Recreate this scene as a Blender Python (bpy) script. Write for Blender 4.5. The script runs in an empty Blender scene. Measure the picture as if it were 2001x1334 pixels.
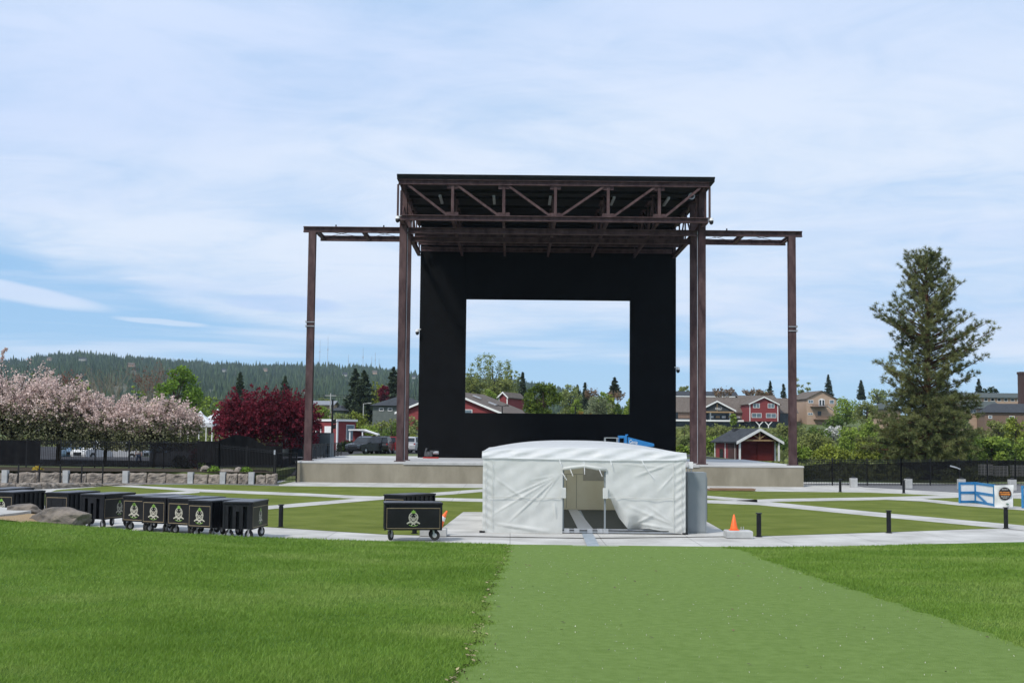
import bpy, math, random
import numpy as np
from mathutils import Vector, Matrix
R = math.radians
rnd = random.Random(7)
SC = bpy.context.scene
COL = SC.collection

# ------------------------------------------------------------------ camera
F_PX, EYE = 2500.0, 3.42
PITCH, ROLL = math.atan(181.0 / F_PX), 0.0098
U0 = Vector((0, -math.sin(PITCH), math.cos(PITCH))); R0 = Vector((1, 0, 0))
FW = Vector((0, math.cos(PITCH), math.sin(PITCH)))
RT = R0 * math.cos(ROLL) + U0 * math.sin(ROLL)
UP = U0 * math.cos(ROLL) - R0 * math.sin(ROLL)
CAM = Vector((0, 0, EYE))
cd = bpy.data.cameras.new("camera"); cam = bpy.data.objects.new("camera", cd); COL.objects.link(cam)
cd.sensor_width = 36.0; cd.lens = F_PX * 36.0 / 2001.0; cd.clip_start = 0.1; cd.clip_end = 9000
B = -FW
cam.matrix_world = Matrix(((RT.x, UP.x, B.x, CAM.x), (RT.y, UP.y, B.y, CAM.y), (RT.z, UP.z, B.z, CAM.z), (0, 0, 0, 1)))
SC.camera = cam

# ------------------------------------------------------------------ sun, sky, exposure
SUN_EL, SUN_AZ = R(50), R(-140)          # azimuth from +Y towards +X: behind the camera, to the left
sd = bpy.data.lights.new("sun", 'SUN'); sun = bpy.data.objects.new("sun", sd); COL.objects.link(sun)
sd.energy = 2.7; sd.angle = R(8); sd.color = (1.0, 0.95, 0.88)
to_sun = Vector((math.sin(SUN_AZ) * math.cos(SUN_EL), math.cos(SUN_AZ) * math.cos(SUN_EL), math.sin(SUN_EL)))
sun.rotation_euler = (-to_sun).to_track_quat('-Z', 'Y').to_euler()
SKY_STRENGTH = 0.12
W = bpy.data.worlds.new("World"); SC.world = W; W.use_nodes = True
def sky_world():
    nt = W.node_tree; nt.nodes.clear(); N = nt.nodes.new; L = nt.links.new
    out = N('ShaderNodeOutputWorld'); bg = N('ShaderNodeBackground'); bg.inputs['Strength'].default_value = SKY_STRENGTH
    L(bg.outputs[0], out.inputs[0])
    sky = N('ShaderNodeTexSky'); sky.sky_type = 'NISHITA'; sky.sun_disc = False
    sky.sun_elevation = SUN_EL; sky.sun_rotation = SUN_AZ; sky.altitude = 1100; sky.air_density = 1.0; sky.dust_density = 0.3; sky.ozone_density = 1.5
    tc = N('ShaderNodeTexCoord'); sp = N('ShaderNodeSeparateXYZ'); L(tc.outputs['Generated'], sp.inputs[0])
    def m(op, a, b=None, clamp=False):
        n = N('ShaderNodeMath'); n.operation = op; n.use_clamp = clamp
        for i, v in enumerate((a, b)):
            if v is None: continue
            if isinstance(v, (int, float)): n.inputs[i].default_value = v
            else: L(v, n.inputs[i])
        return n.outputs[0]
    def mr(v, a, b, c=0.0, d=1.0):
        n = N('ShaderNodeMapRange'); n.interpolation_type = 'SMOOTHSTEP'
        L(v, n.inputs[0])
        for i, q in enumerate((a, b, c, d)): n.inputs[i + 1].default_value = q
        return n.outputs[0]
    x, y, z = sp.outputs[0], sp.outputs[1], sp.outputs[2]
    def noise(sx, sy, sz, scale, det, rough, dist=0.0, off=0.0, src=None):
        mp = N('ShaderNodeMapping'); mp.inputs['Scale'].default_value = (sx, sy, sz); mp.inputs['Location'].default_value = (off, off * .7, off * .3)
        L(src or tc.outputs['Generated'], mp.inputs[0])
        n = N('ShaderNodeTexNoise'); n.inputs['Scale'].default_value = scale; n.inputs['Detail'].default_value = det
        n.inputs['Roughness'].default_value = rough; n.inputs['Distortion'].default_value = dist
        L(mp.outputs[0], n.inputs['Vector']); return n.outputs['Fac']
    # high thin cloud on a flat layer: bands squeezed towards the horizon
    zz = m('ADD', m('MAXIMUM', z, 0.0), 0.10)
    cb = N('ShaderNodeCombineXYZ'); L(m('DIVIDE', x, zz), cb.inputs[0]); L(m('DIVIDE', y, zz), cb.inputs[1])
    P = cb.outputs[0]
    n1 = noise(0.8, 1.0, 1, 1.0, 8, 0.55, 0.8, 3.1, P)
    n2 = noise(0.9, 1.1, 1, 2.6, 8, 0.62, 1.2, 8.3, P)
    n3 = noise(4, 4, 30, 1.6, 6, 0.6, 0.3, 1.7)
    n5 = noise(0.35, 1.0, 1, 0.5, 4, 0.5, 0.3, 6.6, P)
    # lower rim of the cloud deck: higher in the west (left), lower in the middle
    cu = N('ShaderNodeFloatCurve'); cv = cu.mapping.curves[0]
    pts = [(0.0, .132), (0.10, .112), (0.22, .092), (0.33, .078), (0.42, .070), (0.50, .078), (0.60, .083), (0.72, .070), (0.85, .055), (1.0, .050)]
    cv.points[0].location = (pts[0][0], pts[0][1] * 4); cv.points[1].location = (1.0, pts[-1][1] * 4)
    for p in pts[1:-1]: cv.points.new(p[0], p[1] * 4)
    cu.mapping.update()
    L(m('ADD', m('MULTIPLY', m('DIVIDE', x, m('MAXIMUM', y, 0.05)), 1.25), 0.5, True), cu.inputs['Value'])
    edge = m('MULTIPLY', cu.outputs[0], 0.25)
    d = m('ADD', m('SUBTRACT', z, edge), m('MULTIPLY', m('SUBTRACT', n3, 0.5), 0.075))
    deck = mr(d, -0.014, 0.020)
    # holes inside the deck
    thin = m('ADD', m('MULTIPLY', n1, 0.65), m('MULTIPLY', n2, 0.35))
    body = mr(thin, 0.28, 0.60, 0.36, 1.0)
    cover = m('MULTIPLY', deck, body)
    # separate streaks in the clear band
    st = noise(2.2, 2.2, 34, 1.5, 5, 0.5, 0.4, 5.2)
    streak = m('MULTIPLY', mr(st, 0.50, 0.70), 0.7)
    def lens(cx, cz, rx, rz, slope):
        u = m('DIVIDE', m('SUBTRACT', m('DIVIDE', x, m('MAXIMUM', y, .05)), cx), rx)
        zc = m('ADD', m('MULTIPLY', m('SUBTRACT', m('DIVIDE', x, m('MAXIMUM', y, .05)), cx), slope), cz)
        v = m('DIVIDE', m('ADD', m('SUBTRACT', z, zc), m('MULTIPLY', m('SUBTRACT', n3, .5), .006)), rz)
        q = m('ADD', m('MULTIPLY', u, u), m('MULTIPLY', v, v))
        return mr(q, 1.1, 0.35)
    l1 = m('MULTIPLY', lens(-0.41, 0.102, 0.105, 0.0085, -0.13), 0.85)
    l2 = m('MULTIPLY', lens(-0.275, 0.0815, 0.042, 0.0026, -0.05), 0.6)
    l3 = m('MULTIPLY', lens(0.02, 0.0700, 0.05, 0.0035, -0.02), 0.5)
    cover = m('MAXIMUM', cover, m('MAXIMUM', m('MAXIMUM', l1, l2), m('MAXIMUM', l3, m('MULTIPLY', streak, mr(z, 0.02, 0.05)))))
    # grey underside patches of thicker cloud
    g1 = m('MULTIPLY', lens(-0.18, 0.0985, 0.055, 0.0075, -0.03), 0.75)
    dark = m('MAXIMUM', g1, m('MULTIPLY', mr(n5, 0.40, 0.74), 0.75))
    mixc = N('ShaderNodeMix'); mixc.data_type = 'RGBA'; mixc.clamp_factor = True
    k = 1.0 / SKY_STRENGTH
    mixc.inputs['A'].default_value = (.64 * k, .715 * k, .835 * k, 1); mixc.inputs['B'].default_value = (.49 * k, .60 * k, .83 * k, 1)
    L(dark, mixc.inputs['Factor'])
    hs = N('ShaderNodeHueSaturation'); L(sky.outputs[0], hs.inputs['Color'])
    hs.inputs['Saturation'].default_value = 1.35; hs.inputs['Value'].default_value = SKY_VALUE
    clr = N('ShaderNodeMix'); clr.data_type = 'RGBA'; clr.inputs['Factor'].default_value = .75; L(hs.outputs[0], clr.inputs['A']); clr.inputs['B'].default_value = (.325 * k, .545 * k, .83 * k, 1)
    fin = N('ShaderNodeMix'); fin.data_type = 'RGBA'; fin.clamp_factor = True
    L(cover, fin.inputs['Factor']); L(clr.outputs['Result'], fin.inputs['A']); L(mixc.outputs['Result'], fin.inputs['B'])
    L(fin.outputs['Result'], bg.inputs['Color'])
SKY_VALUE = 0.62
sky_world()
SC.view_settings.view_transform = 'Standard'; SC.view_settings.look = 'None'
SC.view_settings.exposure = 0.3; SC.view_settings.gamma = 1.0
SC.cycles.max_bounces = 8; SC.cycles.transparent_max_bounces = 24; SC.cycles.volume_bounces = 0
SC.cycles.caustics_reflective = False; SC.cycles.caustics_refractive = False

# ------------------------------------------------------------------ pixel <-> world helpers
def ray(px, py):
    d = FW + RT * ((px - 1000.5) / F_PX) - UP * ((py - 667.0) / F_PX)
    return d / d.y
def at(px, py, D): return CAM + ray(px, py) * D                 # point on the ray at depth D
def on(px, py, z=0.0):                                          # point on the level plane z
    d = ray(px, py); return CAM + d * ((z - EYE) / d.z)
def hz(px): return 848.0 + ROLL * (px - 1000.5)

# ------------------------------------------------------------------ mesh helpers
class MB:
    def __init__(s): s.v = []; s.f = []; s.m = []; s.k = 0
    def add(s, vs, fs):
        o = len(s.v); s.v += [tuple(q) for q in vs]; s.f += [tuple(i + o for i in f) for f in fs]; s.m += [s.k] * len(fs); return s
    def box(s, c, d, rot=None):
        x, y, z = d[0] / 2, d[1] / 2, d[2] / 2
        vs = [Vector(q) for q in ((-x, -y, -z), (x, -y, -z), (x, y, -z), (-x, y, -z), (-x, -y, z), (x, -y, z), (x, y, z), (-x, y, z))]
        if rot is not None: vs = [rot @ q for q in vs]
        c = Vector(c); return s.add([q + c for q in vs], [(0, 3, 2, 1), (4, 5, 6, 7), (0, 1, 5, 4), (1, 2, 6, 5), (2, 3, 7, 6), (3, 0, 4, 7)])
    def bx(s, x0, x1, y0, y1, z0, z1): return s.box(((x0 + x1) / 2, (y0 + y1) / 2, (z0 + z1) / 2), (abs(x1 - x0), abs(y1 - y0), abs(z1 - z0)))
    def bar(s, a, b, w, h=None, up=(0, 0, 1)):
        a, b = Vector(a), Vector(b); d = b - a; L = d.length
        if L < 1e-6: return s
        d.normalize(); u = Vector(up)
        if abs(d.dot(u)) > .98: u = Vector((0, 1, 0))
        r = d.cross(u).normalized(); t = r.cross(d)
        M3 = Matrix((r, d, t)).transposed()
        return s.box((a + b) / 2, (w, L, h or w), M3)
    def ibeam(s, a, b, w, h, t=.05, up=(0, 0, 1)):
        a, b = Vector(a), Vector(b); d = (b - a).normalized(); u = Vector(up)
        if abs(d.dot(u)) > .98: u = Vector((0, 1, 0))
        r = d.cross(u).normalized(); q = r.cross(d)
        s.bar(a + q * (h / 2 - t / 2), b + q * (h / 2 - t / 2), w, t, up); s.bar(a - q * (h / 2 - t / 2), b - q * (h / 2 - t / 2), w, t, up)
        return s.bar(a, b, t, h - 2 * t - .002, up)
    def cyl(s, a, b, r0, r1=None, n=12, caps=True):
        a, b = Vector(a), Vector(b); r1 = r0 if r1 is None else r1; d = (b - a).normalized()
        u = d.orthogonal().normalized(); w = d.cross(u); o = []
        for c, r in ((a, r0), (b, r1)):
            for i in range(n):
                t = 2 * math.pi * i / n; o.append(c + (u * math.cos(t) + w * math.sin(t)) * r)
        fs = [(i, (i + 1) % n, n + (i + 1) % n, n + i) for i in range(n)]
        if caps: fs += [tuple(range(n - 1, -1, -1)), tuple(range(n, 2 * n))]
        return s.add(o, fs)
    def tube(s, pts, rs, n=6):
        pts = [Vector(p) for p in pts]; o = []; fs = []
        for k, p in enumerate(pts):
            d = (pts[min(k + 1, len(pts) - 1)] - pts[max(k - 1, 0)]).normalized()
            u = d.cross(Vector((0.13, 1, .07))).normalized(); w = d.cross(u)
            r = rs[k] if isinstance(rs, (list, tuple)) else rs
            for i in range(n):
                t = 2 * math.pi * i / n; o.append(p + (u * math.cos(t) + w * math.sin(t)) * r)
        for k in range(len(pts) - 1):
            for i in range(n): fs.append((k * n + i, k * n + (i + 1) % n, (k + 1) * n + (i + 1) % n, (k + 1) * n + i))
        fs += [tuple(range(n - 1, -1, -1)), tuple((len(pts) - 1) * n + i for i in range(n))]
        return s.add(o, fs)
    def lathe(s, prof, c=(0, 0, 0), n=16, M=None):
        o = []; fs = []
        for r, z in prof:
            for i in range(n):
                t = 2 * math.pi * i / n; q = Vector((r * math.cos(t), r * math.sin(t), z)); o.append((M @ q if M is not None else q) + Vector(c))
        for k in range(len(prof) - 1):
            for i in range(n): fs.append((k * n + i, k * n + (i + 1) % n, (k + 1) * n + (i + 1) % n, (k + 1) * n + i))
        fs += [tuple(range(n - 1, -1, -1)), tuple((len(prof) - 1) * n + i for i in range(n))]
        return s.add(o, fs)
    def prism(s, poly, ext):                     # planar outline pushed along ext
        n = len(poly); e = Vector(ext); a = [Vector(p) for p in poly]
        return s.add(a + [p + e for p in a], [tuple(range(n)), tuple(range(2 * n - 1, n - 1, -1))] + [(i, i + n, (i + 1) % n + n, (i + 1) % n) for i in range(n)])
    def quad(s, a, b, c, d): return s.add([a, b, c, d], [(0, 1, 2, 3)])
    def build(s, name, mat, parent=None, org=None, smooth=False):
        me = bpy.data.meshes.new(name); v = s.v
        if org is not None: v = [(q[0] - org[0], q[1] - org[1], q[2] - org[2]) for q in v]
        me.from_pydata(v, [], s.f)
        ms = mat if isinstance(mat, (list, tuple)) else [mat]
        for q in ms: me.materials.append(q)
        if len(ms) > 1: me.polygons.foreach_set('material_index', s.m)
        bm_fix(me)
        if smooth: me.polygons.foreach_set('use_smooth', [True] * len(me.polygons))
        me.update(); o = bpy.data.objects.new(name, me); COL.objects.link(o)
        if parent is not None: o.parent = parent
        return o
import bmesh
def bm_fix(me):
    b = bmesh.new(); b.from_mesh(me); bmesh.ops.recalc_face_normals(b, faces=b.faces); b.to_mesh(me); b.free()
def quads(name, V, mat, parent=None, org=None, k=4):        # V: (n, k, 3) separate k-sided faces
    V = np.asarray(V, np.float32); n = len(V)
    if org is not None: V = V - np.asarray(tuple(org), np.float32)
    me = bpy.data.meshes.new(name); me.vertices.add(n * k); me.vertices.foreach_set('co', V.reshape(-1))
    me.loops.add(n * k); me.loops.foreach_set('vertex_index', np.arange(n * k, dtype=np.int32))
    me.polygons.add(n); me.polygons.foreach_set('loop_start', np.arange(0, n * k, k, dtype=np.int32))
    me.polygons.foreach_set('loop_total', np.full(n, k, np.int32))
    me.materials.append(mat); me.update(calc_edges=True)
    o = bpy.data.objects.new(name, me); COL.objects.link(o)
    if parent is not None: o.parent = parent
    return o
def thing(name, label, cat, loc=(0, 0, 0), rz=0.0, group=None):
    o = bpy.data.objects.new(name, None); COL.objects.link(o); o.empty_display_size = .2
    o.location = loc; o.rotation_euler = (0, 0, rz); o['label'] = label; o['category'] = cat
    if group: o['group'] = group
    return o
def tag(o, label, cat, group=None):
    o['label'] = label; o['category'] = cat
    if group: o['group'] = group
    return o
def kind(o, k, label=None):
    o['kind'] = k
    if label: o['label'] = label
    return o
def dup(root, loc, rz=0.0, label=None, scale=None):
    def cp(o, par):
        c = o.copy(); COL.objects.link(c); c.parent = par
        for ch in o.children: cp(ch, c)
        return c
    r = cp(root, None); r.location = loc; r.rotation_euler = (0, 0, rz)
    if label: r['label'] = label
    if scale: r.scale = scale
    return r
def text_mesh(txt, size, mat, name, parent, M, italic=0.0):
    cu = bpy.data.curves.new("lettering", 'FONT'); cu.body = txt; cu.size = size; cu.align_x = 'CENTER'; cu.align_y = 'CENTER'; cu.extrude = 0.004; cu.shear = italic; cu.resolution_u = 2
    o = bpy.data.objects.new("lettering", cu); COL.objects.link(o)
    dg = bpy.context.evaluated_depsgraph_get(); me = bpy.data.meshes.new_from_object(o.evaluated_get(dg))
    bpy.data.objects.remove(o); me.transform(M); me.materials.clear(); me.materials.append(mat)
    q = bpy.data.objects.new(name, me); COL.objects.link(q); q.parent = parent; return q

# ------------------------------------------------------------------ materials
MATS = {}
def mat(name, c1, c2=None, rough=.7, scale=4.0, bump=0.0, bscale=None, metal=0.0, detail=5, spec=.5, trans=0.0, alpha=1.0, stretch=(1, 1, 1), lo=.35, hi=.65, island=0.0, third=None, coord='Object'):
    if name in MATS: return MATS[name]
    m = bpy.data.materials.new(name); m.use_nodes = True; nt = m.node_tree; N = nt.nodes.new; L = nt.links.new
    p = nt.nodes['Principled BSDF']; out = nt.nodes['Material Output']
    p.inputs['Roughness'].default_value = rough; p.inputs['Metallic'].default_value = metal; p.inputs['Specular IOR Level'].default_value = spec
    tc = N('ShaderNodeTexCoord'); mp = N('ShaderNodeMapping'); mp.inputs['Scale'].default_value = stretch; L(tc.outputs[coord], mp.inputs[0])
    c = None
    if c2 is not None:
        n = N('ShaderNodeTexNoise'); n.inputs['Scale'].default_value = scale; n.inputs['Detail'].default_value = detail; n.inputs['Roughness'].default_value = .6
        L(mp.outputs[0], n.inputs['Vector'])
        r = N('ShaderNodeValToRGB'); r.color_ramp.elements[0].position = lo; r.color_ramp.elements[1].position = hi
        r.color_ramp.elements[0].color = (*c1, 1); r.color_ramp.elements[1].color = (*c2, 1)
        if third: e = r.color_ramp.elements.new((lo + hi) / 2); e.color = (*third, 1)
        L(n.outputs['Fac'], r.inputs[0]); c = r.outputs[0]
        if island:
            g = N('ShaderNodeNewGeometry'); mr = N('ShaderNodeMapRange'); L(g.outputs['Random Per Island'], mr.inputs[0]); mr.inputs[3].default_value = 1 - island; mr.inputs[4].default_value = 1 + island
            hs = N('ShaderNodeHueSaturation'); L(c, hs.inputs['Color']); L(mr.outputs[0], hs.inputs['Value']); c = hs.outputs[0]
        L(c, p.inputs['Base Color'])
    else: p.inputs['Base Color'].default_value = (*c1, 1)
    if bump:
        n2 = N('ShaderNodeTexNoise'); n2.inputs['Scale'].default_value = bscale or scale * 4; n2.inputs['Detail'].default_value = 6; L(mp.outputs[0], n2.inputs['Vector'])
        b = N('ShaderNodeBump'); b.inputs['Strength'].default_value = min(bump, 1); b.inputs['Distance'].default_value = .05; L(n2.outputs['Fac'], b.inputs['Height']); L(b.outputs[0], p.inputs['Normal'])
    sh = p.outputs[0]
    if trans:
        t = N('ShaderNodeBsdfTranslucent'); mx = N('ShaderNodeMixShader'); mx.inputs[0].default_value = trans
        if c is not None: L(c, t.inputs[0])
        else: t.inputs[0].default_value = (*c1, 1)
        L(sh, mx.inputs[1]); L(t.outputs[0], mx.inputs[2]); sh = mx.outputs[0]
    if alpha < 1:
        t = N('ShaderNodeBsdfTransparent'); mx = N('ShaderNodeMixShader'); mx.inputs[0].default_value = alpha
        L(t.outputs[0], mx.inputs[1]); L(sh, mx.inputs[2]); sh = mx.outputs[0]
    L(sh, out.inputs['Surface']); MATS[name] = m; return m
def panel_joints(m, w, h, dark=.6, off=0.0):
    """multiply a brick-joint grid into a material's colour"""
    nt = m.node_tree; p = nt.nodes['Principled BSDF']; src = p.inputs['Base Color'].links[0].from_socket
    tc = nt.nodes.new('ShaderNodeTexCoord'); br = nt.nodes.new('ShaderNodeTexBrick'); br.offset = off
    br.inputs['Scale'].default_value = 1.0; br.inputs['Brick Width'].default_value = w; br.inputs['Row Height'].default_value = h; br.inputs['Mortar Size'].default_value = .018
    br.inputs['Color1'].default_value = (1, 1, 1, 1); br.inputs['Color2'].default_value = (.93, .93, .93, 1); br.inputs['Mortar'].default_value = (dark, dark, dark, 1)
    mx = nt.nodes.new('ShaderNodeMix'); mx.data_type = 'RGBA'; mx.blend_type = 'MULTIPLY'; mx.inputs['Factor'].default_value = 1
    nt.links.new(tc.outputs['Object'], br.inputs['Vector']); nt.links.new(src, mx.inputs['A']); nt.links.new(br.outputs['Color'], mx.inputs['B']); nt.links.new(mx.outputs['Result'], p.inputs['Base Color'])
    return m
M_conc = panel_joints(mat("pale_concrete", (.36, .35, .325), (.525, .515, .485), .85, .6, .15, 30), 3.0, 3.0)
M_wall = mat("board_concrete", (.195, .174, .128), (.315, .287, .222), .9, .9, .25, 14, stretch=(1, 1, .4), lo=.25, hi=.75, detail=9, spec=0.2)
M_deck = mat("deck_concrete", (.42, .42, .41), (.52, .52, .51), .85, .5)
M_asph = mat("asphalt", (.10, .10, .105), (.15, .15, .152), .9, 3, .3, 60)
M_turf = mat("plaza_turf", (.10, .130, .020), (.148, .178, .036), .95, .55, .5, 90, detail=8, spec=0.1)
M_strip = mat("turf_strip", (.125, .198, .042), (.172, .256, .067), .95, 7, .6, 110, detail=12, lo=.3, hi=.7, spec=0.1)
M_lawn = mat("lawn_soil", (.045, .10, .012), (.09, .175, .025), .95, 1.2, .6, 50, spec=0.1)
M_steel = mat("painted_steel", (.034, .016, .018), (.125, .078, .076), .6, 2.2, .1, 30, stretch=(1, 1, .35), lo=.3, hi=.75, spec=0.25)
M_dkst = mat("dark_steel", (.006, .0055, .006), (.014, .012, .0125), .6, 2, spec=0.2)
M_fascia = mat("roof_fascia", (.012, .014, .018), (.022, .025, .031), .6, 2, spec=.25)
M_black = mat("black_wall", (.0026, .0028, .0032), (.0044, .0047, .0054), .8, .6, spec=0.12)
M_blk = mat("black_paint", (.006, .006, .0065), (.011, .011, .012), .45, 3, spec=.3)
M_blk2 = mat("black_plastic", (.007, .0075, .009), (.014, .015, .018), .5, 3, spec=0.25)
M_top = mat("bar_top", (.045, .047, .055), (.085, .088, .10), .38, 3)
M_mesh = mat("windscreen_mesh", (.006, .006, .007), (.012, .012, .013), .9, 2, alpha=.87, spec=0.1)
M_mesh2 = mat("thin_windscreen", (.006, .006, .007), (.012, .012, .013), .9, 2, alpha=.55, spec=0.1)
M_tent = mat("tent_vinyl", (.70, .71, .68), (.77, .78, .75), .5, 1.5, trans=.34)
M_tentr = mat("tent_roof_vinyl", (.80, .81, .81), (.85, .86, .86), .42, 1.5, trans=.4)
M_seam = mat("vinyl_seam", (.50, .51, .47), (.58, .58, .54), .6, 3)
M_floor = mat("dark_turf_floor", (.028, .032, .022), (.05, .052, .038), .95, 6)
M_alu = mat("aluminium", (.45, .46, .48), (.55, .56, .58), .38, 5, metal=.6)
M_grey = mat("grey_cabinet_paint", (.20, .228, .24), (.23, .255, .268), .5, 1.5)
M_white = mat("white_paint", (.74, .74, .73), (.80, .80, .79), .5, 3)
M_orange = mat("cone_orange", (.85, .12, .015), (.95, .16, .02), .5, 5)
M_rubber = mat("black_rubber", (.010, .010, .010), (.02, .02, .02), .8, 6)
M_cream = mat("crest_cream", (.34, .33, .27), (.52, .50, .41), .5, 20)
M_gold = mat("panel_line", (.22, .17, .10), (.30, .24, .15), .5, 9)
M_hop = mat("crest_green", (.14, .30, .04), (.22, .40, .07), .5, 20)
M_blue = mat("barrier_blue", (.02, .16, .36), (.03, .21, .45), .5, 4)
M_lift = mat("lift_blue", (.02, .17, .46), (.03, .22, .54), .35, 3)
M_red = mat("red_siding", (.20, .040, .042), (.25, .052, .055), .75, 1.0, stretch=(1, 1, 8), spec=0.2)
M_redd = mat("dark_red_siding", (.10, .014, .014), (.14, .022, .02), .75, 1.0, stretch=(1, 1, 8), spec=0.2)
M_tan = mat("tan_siding", (.40, .28, .20), (.46, .33, .24), .8, 1, stretch=(1, 1, 6))
M_roofb = mat("brown_shingle", (.095, .078, .066), (.15, .125, .105), .9, 2.5, .3, 12, spec=0.2)
M_roofd = mat("dark_shingle", (.03, .034, .04), (.055, .06, .068), .9, 2.5, .3, 12, spec=0.2)
M_roofg = mat("grey_green_roof", (.045, .058, .055), (.07, .085, .08), .9, 2)
M_glass = mat("window_glass", (.10, .14, .17), (.16, .21, .25), .12, .8)
M_dkgl = mat("dark_glass", (.012, .015, .018), (.03, .035, .04), .12, .8)
M_wood = mat("timber", (.30, .19, .09), (.40, .27, .14), .7, 5)
M_brick = mat("brown_brick", (.15, .095, .068), (.21, .14, .10), .9, 6)
M_stone = mat("basalt_block", (.14, .115, .095), (.33, .285, .24), .9, 2.3, .6, 9, third=(.235, .20, .165), lo=.28, hi=.72)
M_pil = mat("pillar_concrete", (.36, .365, .36), (.46, .465, .455), .85, 3)
M_rock = mat("dark_boulder", (.05, .047, .046), (.25, .21, .17), .95, 1.8, 1.0, 9, lo=.3, hi=.7)
M_grav = mat("tan_gravel", (.27, .18, .09), (.42, .30, .17), .95, 30, .6, 90)
M_mulch = mat("mulch", (.03, .024, .018), (.07, .055, .04), .95, 8, .5, 40, spec=0.1)
M_bark = mat("bark", (.035, .025, .018), (.075, .055, .04), .9, 5, .5, 20, stretch=(1, 1, .3), spec=0.15)
M_pbark = mat("pine_bark", (.06, .028, .016), (.13, .065, .038), .9, 4, .6, 12, stretch=(1, 1, .3), spec=0.15)
def leaf(name, a, b, trans=.3, scale=.8, isl=.3): return mat(name, a, b, .75, scale, trans=trans, island=isl, spec=.2, lo=.3, hi=.7)
L_light = leaf("spring_leaf", (.165, .245, .034), (.26, .34, .062))
L_yel = leaf("yellow_green_leaf", (.19, .23, .03), (.27, .31, .055))
L_mid = leaf("mid_leaf", (.075, .125, .022), (.135, .20, .04))
L_olive = leaf("olive_leaf", (.15, .18, .045), (.25, .275, .085))
L_sage = leaf("sage_leaf", (.19, .235, .075), (.29, .335, .13))
L_dark = leaf("dark_leaf", (.022, .040, .010), (.052, .075, .018))
L_oak = leaf("deep_green_leaf", (.06, .10, .015), (.19, .25, .04), scale=.5)
L_spruce = leaf("spruce_needle", (.024, .038, .02), (.06, .082, .042), .1)
L_pine = leaf("pine_needle", (.065, .092, .032), (.245, .255, .095), .15, .35, .35)
L_fresh = leaf("fresh_leaf", (.11, .20, .02), (.18, .28, .04))
L_red = leaf("plum_leaf", (.09, .010, .019), (.23, .026, .048), .3)
L_pink = leaf("pink_blossom", (.54, .395, .36), (.79, .65, .59), .3, 1.0, .22)
L_under = leaf("blossom_tree_leaf", (.07, .085, .025), (.26, .25, .15), .2, 1.6, .3)
L_brown = leaf("bare_twig_haze", (.15, .095, .055), (.22, .15, .09), .1)
L_whitebl = leaf("white_blossom", (.45, .46, .42), (.62, .62, .58), .2)
L_for = mat("hill_conifer", (.024, .046, .022), (.072, .10, .044), .9, .02, island=.4, spec=.1, lo=.3, hi=.7)

# ================================================================== SETTING
def interp(x, pts):
    if x <= pts[0][0]: return pts[0][1]
    for (a, b), (c, d) in zip(pts, pts[1:]):
        if x <= c: return b + (d - b) * (x - a) / (c - a)
    return pts[-1][1]
def smooth(t): t = max(0, min(1, t)); return t * t * (3 - 2 * t)
def Yb(X): return interp(X, [(-40, 38.5), (-8, 38.5), (-3, 40.2), (0, 40.0), (7, 39.9), (10, 40.3), (16, 42.6), (40, 50)])
def Zc(X): return interp(X, [(-40, 1.2), (-15.4, .77), (-12.9, .58), (-10.9, .41), (-7.8, .27), (-4.5, .1), (-2, .02), (0, 0), (40, 0)])
def lawnz(X, Y):
    yb = Yb(X)
    if Y > yb: return Zc(X) * (1 - smooth((Y - yb) / .9)) - .03 * smooth((Y - yb) / .9) + .004
    u = .012 * math.sin(X * 1.1 + Y * .7) + .010 * math.sin(X * .45 - Y * .9 + 1)
    return Zc(X) * max(0, Y / yb) + .0446 * (yb - Y) + u * smooth((yb - Y) / 3) + .004
def on_lawn(px, py):
    d = ray(px, py); D = 5.0
    while D < 60:
        p = CAM + d * D
        if p.z <= lawnz(p.x, p.y): return p
        D += .02
    return CAM + d * D
# wide ground sheet: terrace behind the block wall, level yard behind the stage, river bank and far slope
def gz(X, Y):
    far = smooth((Y - 215) / 150) * 7.5
    if X < -14.9 and Y > 84.6: a = .72 + .65 * smooth((Y - 117) / 12) if X < -16.25 or Y > 111.5 else 1.3 * smooth((Y - 89) / 18)
    elif Y > 111.5 and X < 20.3: a = 1.37
    else: a = -.06
    if X > 20.3: a = -.06 - 1.6 * smooth((Y - 105) / 40); far = smooth((Y - 175) / 170) * 7.6 + smooth((Y - 322) / 50) * 4.2 * smooth((X - 55) / 20)
    return a + far
xs = [-1850, -1200, -700, -350, -200, -120] + list(range(-90, -15, 5)) + [-16.3, -16.2, -15, -14.89, -10, 0, 10, 20.2, 20.31] + list(range(25, 125, 5)) + [140, 170, 220, 350, 700, 1450]
ys = [-400, -100, -30, 20, 38, 60, 84.5, 84.62, 90, 95, 100, 105, 111.4, 111.55, 120, 135, 150, 165, 180, 195, 210, 230, 250, 270, 290, 310, 330, 350, 380, 420, 500, 700, 1000, 1600, 2300, 2950]
g = MB(); g.add([(x, y, gz(x, y)) for y in ys for x in xs], [(j * len(xs) + i, j * len(xs) + i + 1, (j + 1) * len(xs) + i + 1, (j + 1) * len(xs) + i) for j in range(len(ys) - 1) for i in range(len(xs) - 1)])
M_ground = mat("rough_ground", (.06, .085, .022), (.14, .135, .06), .95, .06, .4, 3, third=(.09, .12, .03))
kind(g.build("ground", M_ground), 'structure')
def sheet(name, poly, z, m, k='structure'):
    b = MB(); b.add([(p[0], p[1], z) for p in poly], [tuple(range(len(poly)))]); return kind(b.build(name, m), k)
sheet("plaza_pavement", [(-40, 38.6), (44, 38.6), (44, 98), (20.4, 98), (20.4, 92), (-15.0, 92), (-15.0, 84.3), (-40, 84.3)], 0.0, M_conc)
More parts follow.
